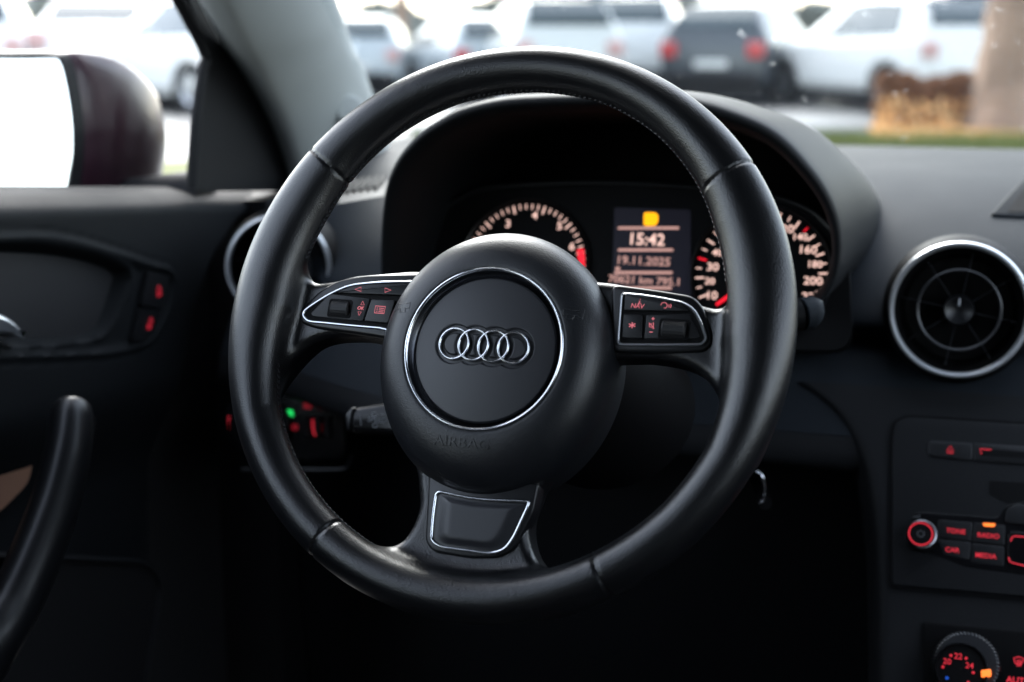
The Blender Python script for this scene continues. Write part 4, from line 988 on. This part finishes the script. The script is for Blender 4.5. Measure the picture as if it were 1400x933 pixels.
n = 9000; t = rng.random(n); P = hb+(hb2-hb)*t[:, None]; P[:, 2] = .06+rng.random(n)*(.62+.04*np.sin(t*9)+.02*np.sin(t*23+1)); P[:, 1] += rng.uniform(-.3, .3, n); P[:, 0] += rng.normal(0, .03, n)
def leaves(P, s):
    n = len(P); A_ = rng.normal(size=(n, 3)); A_ /= np.linalg.norm(A_, axis=1)[:, None]; B_ = np.cross(A_, rng.normal(size=(n, 3))); B_ /= np.linalg.norm(B_, axis=1)[:, None]
    return np.stack([P-A_*s, P-B_*s*.5, P+A_*s, P+B_*s*.5], 1).reshape(-1, 3), [(4*i, 4*i+1, 4*i+2, 4*i+3) for i in range(n)]
link('foliage', leaves(P, .055), M['leaf_brown'], hd, smooth=False)
gs = [tube([hb+(hb2-hb)*q+[0, rng.uniform(-.1, .1), 0], hb+(hb2-hb)*q+[rng.uniform(-.1, .1), 0, .6]], .02, n=5) for q in np.linspace(.03, .97, 12)]
link('stems', join(*gs), M['bark'], hd)
n = 300; t = rng.random(n); P = hb+(hb2-hb)*t[:, None]; P[:, 2] = .08+rng.random(n)**2*.35; P[:, 1] += rng.uniform(-.5, -.28, n)
link('orange_leaves', leaves(P, .06), M['leaf_orange'], hd, smooth=False)
lf = np.array([[*atZ(u, v, 0)[:2], .09] for u, v in zip(rng.uniform(1190, 1600, 3000), rng.uniform(183, 200, 3000))])
ll = link('leaf_litter', leaves(lf, .05), M['leaf_orange'], smooth=False); ll['kind'] = 'stuff'; ll['label'] = 'fallen orange leaves lying on the grass below the hedge'; ll['category'] = 'leaves'
# far woodland, reads as one mass
n = 16000; ang = rng.uniform(-75, 35, n); dist = rng.uniform(75, 95, n)
hh = 3.0+.8*np.sin(ang*.35)+.6*np.sin(ang*1.1+1)
P = np.c_[np.sin(np.radians(ang))*dist, np.cos(np.radians(ang))*dist, rng.random(n)**.8*hh]
fw = link('far_trees', leaves(P, .8), M['farleaf'], smooth=False); fw['kind'] = 'stuff'; fw['label'] = 'distant bare treeline behind the parked cars'; fw['category'] = 'trees'

# ================================================================== LIGHT
SE, SR = math.radians(42), math.radians(-30)
w = bpy.data.worlds.new('World'); S.world = w; w.use_nodes = True; nt = w.node_tree
bg = nt.nodes['Background']; sky = nt.nodes.new('ShaderNodeTexSky'); sky.sky_type = 'NISHITA'; sky.sun_disc = False
sky.sun_elevation = SE; sky.sun_rotation = SR; sky.dust_density = 2; sky.air_density = 1.2; sky.ozone_density = 1.0
hs = nt.nodes.new('ShaderNodeHueSaturation'); hs.inputs['Saturation'].default_value = 0.52
nt.links.new(sky.outputs[0], hs.inputs['Color']); nt.links.new(hs.outputs[0], bg.inputs['Color']); bg.inputs['Strength'].default_value = 0.15
sl_ = bpy.data.lights.new('sun', 'SUN'); so2 = bpy.data.objects.new('sun', sl_); COL.objects.link(so2)
sl_.energy = 0.5; sl_.angle = math.radians(25); sl_.color = (.96, .98, 1)
sd_ = Vector((math.sin(SR)*math.cos(SE), math.cos(SR)*math.cos(SE), math.sin(SE)))
so2.rotation_euler = sd_.to_track_quat('Z', 'Y').to_euler(); so2.location = (0, 0, 20)
S.view_settings.view_transform = 'Standard'; S.view_settings.look = 'None'; S.view_settings.exposure = 2.5; S.view_settings.gamma = 1
S.render.engine = 'CYCLES'; S.cycles.use_denoising = True; S.cycles.max_bounces = 8; S.cycles.transparent_max_bounces = 12
S.cycles.sample_clamp_indirect = 8; S.cycles.caustics_reflective = False; S.cycles.caustics_refractive = False
for o in bpy.data.objects:
    for k in ('_world', '_o'):
        if k in o.keys(): del o[k]
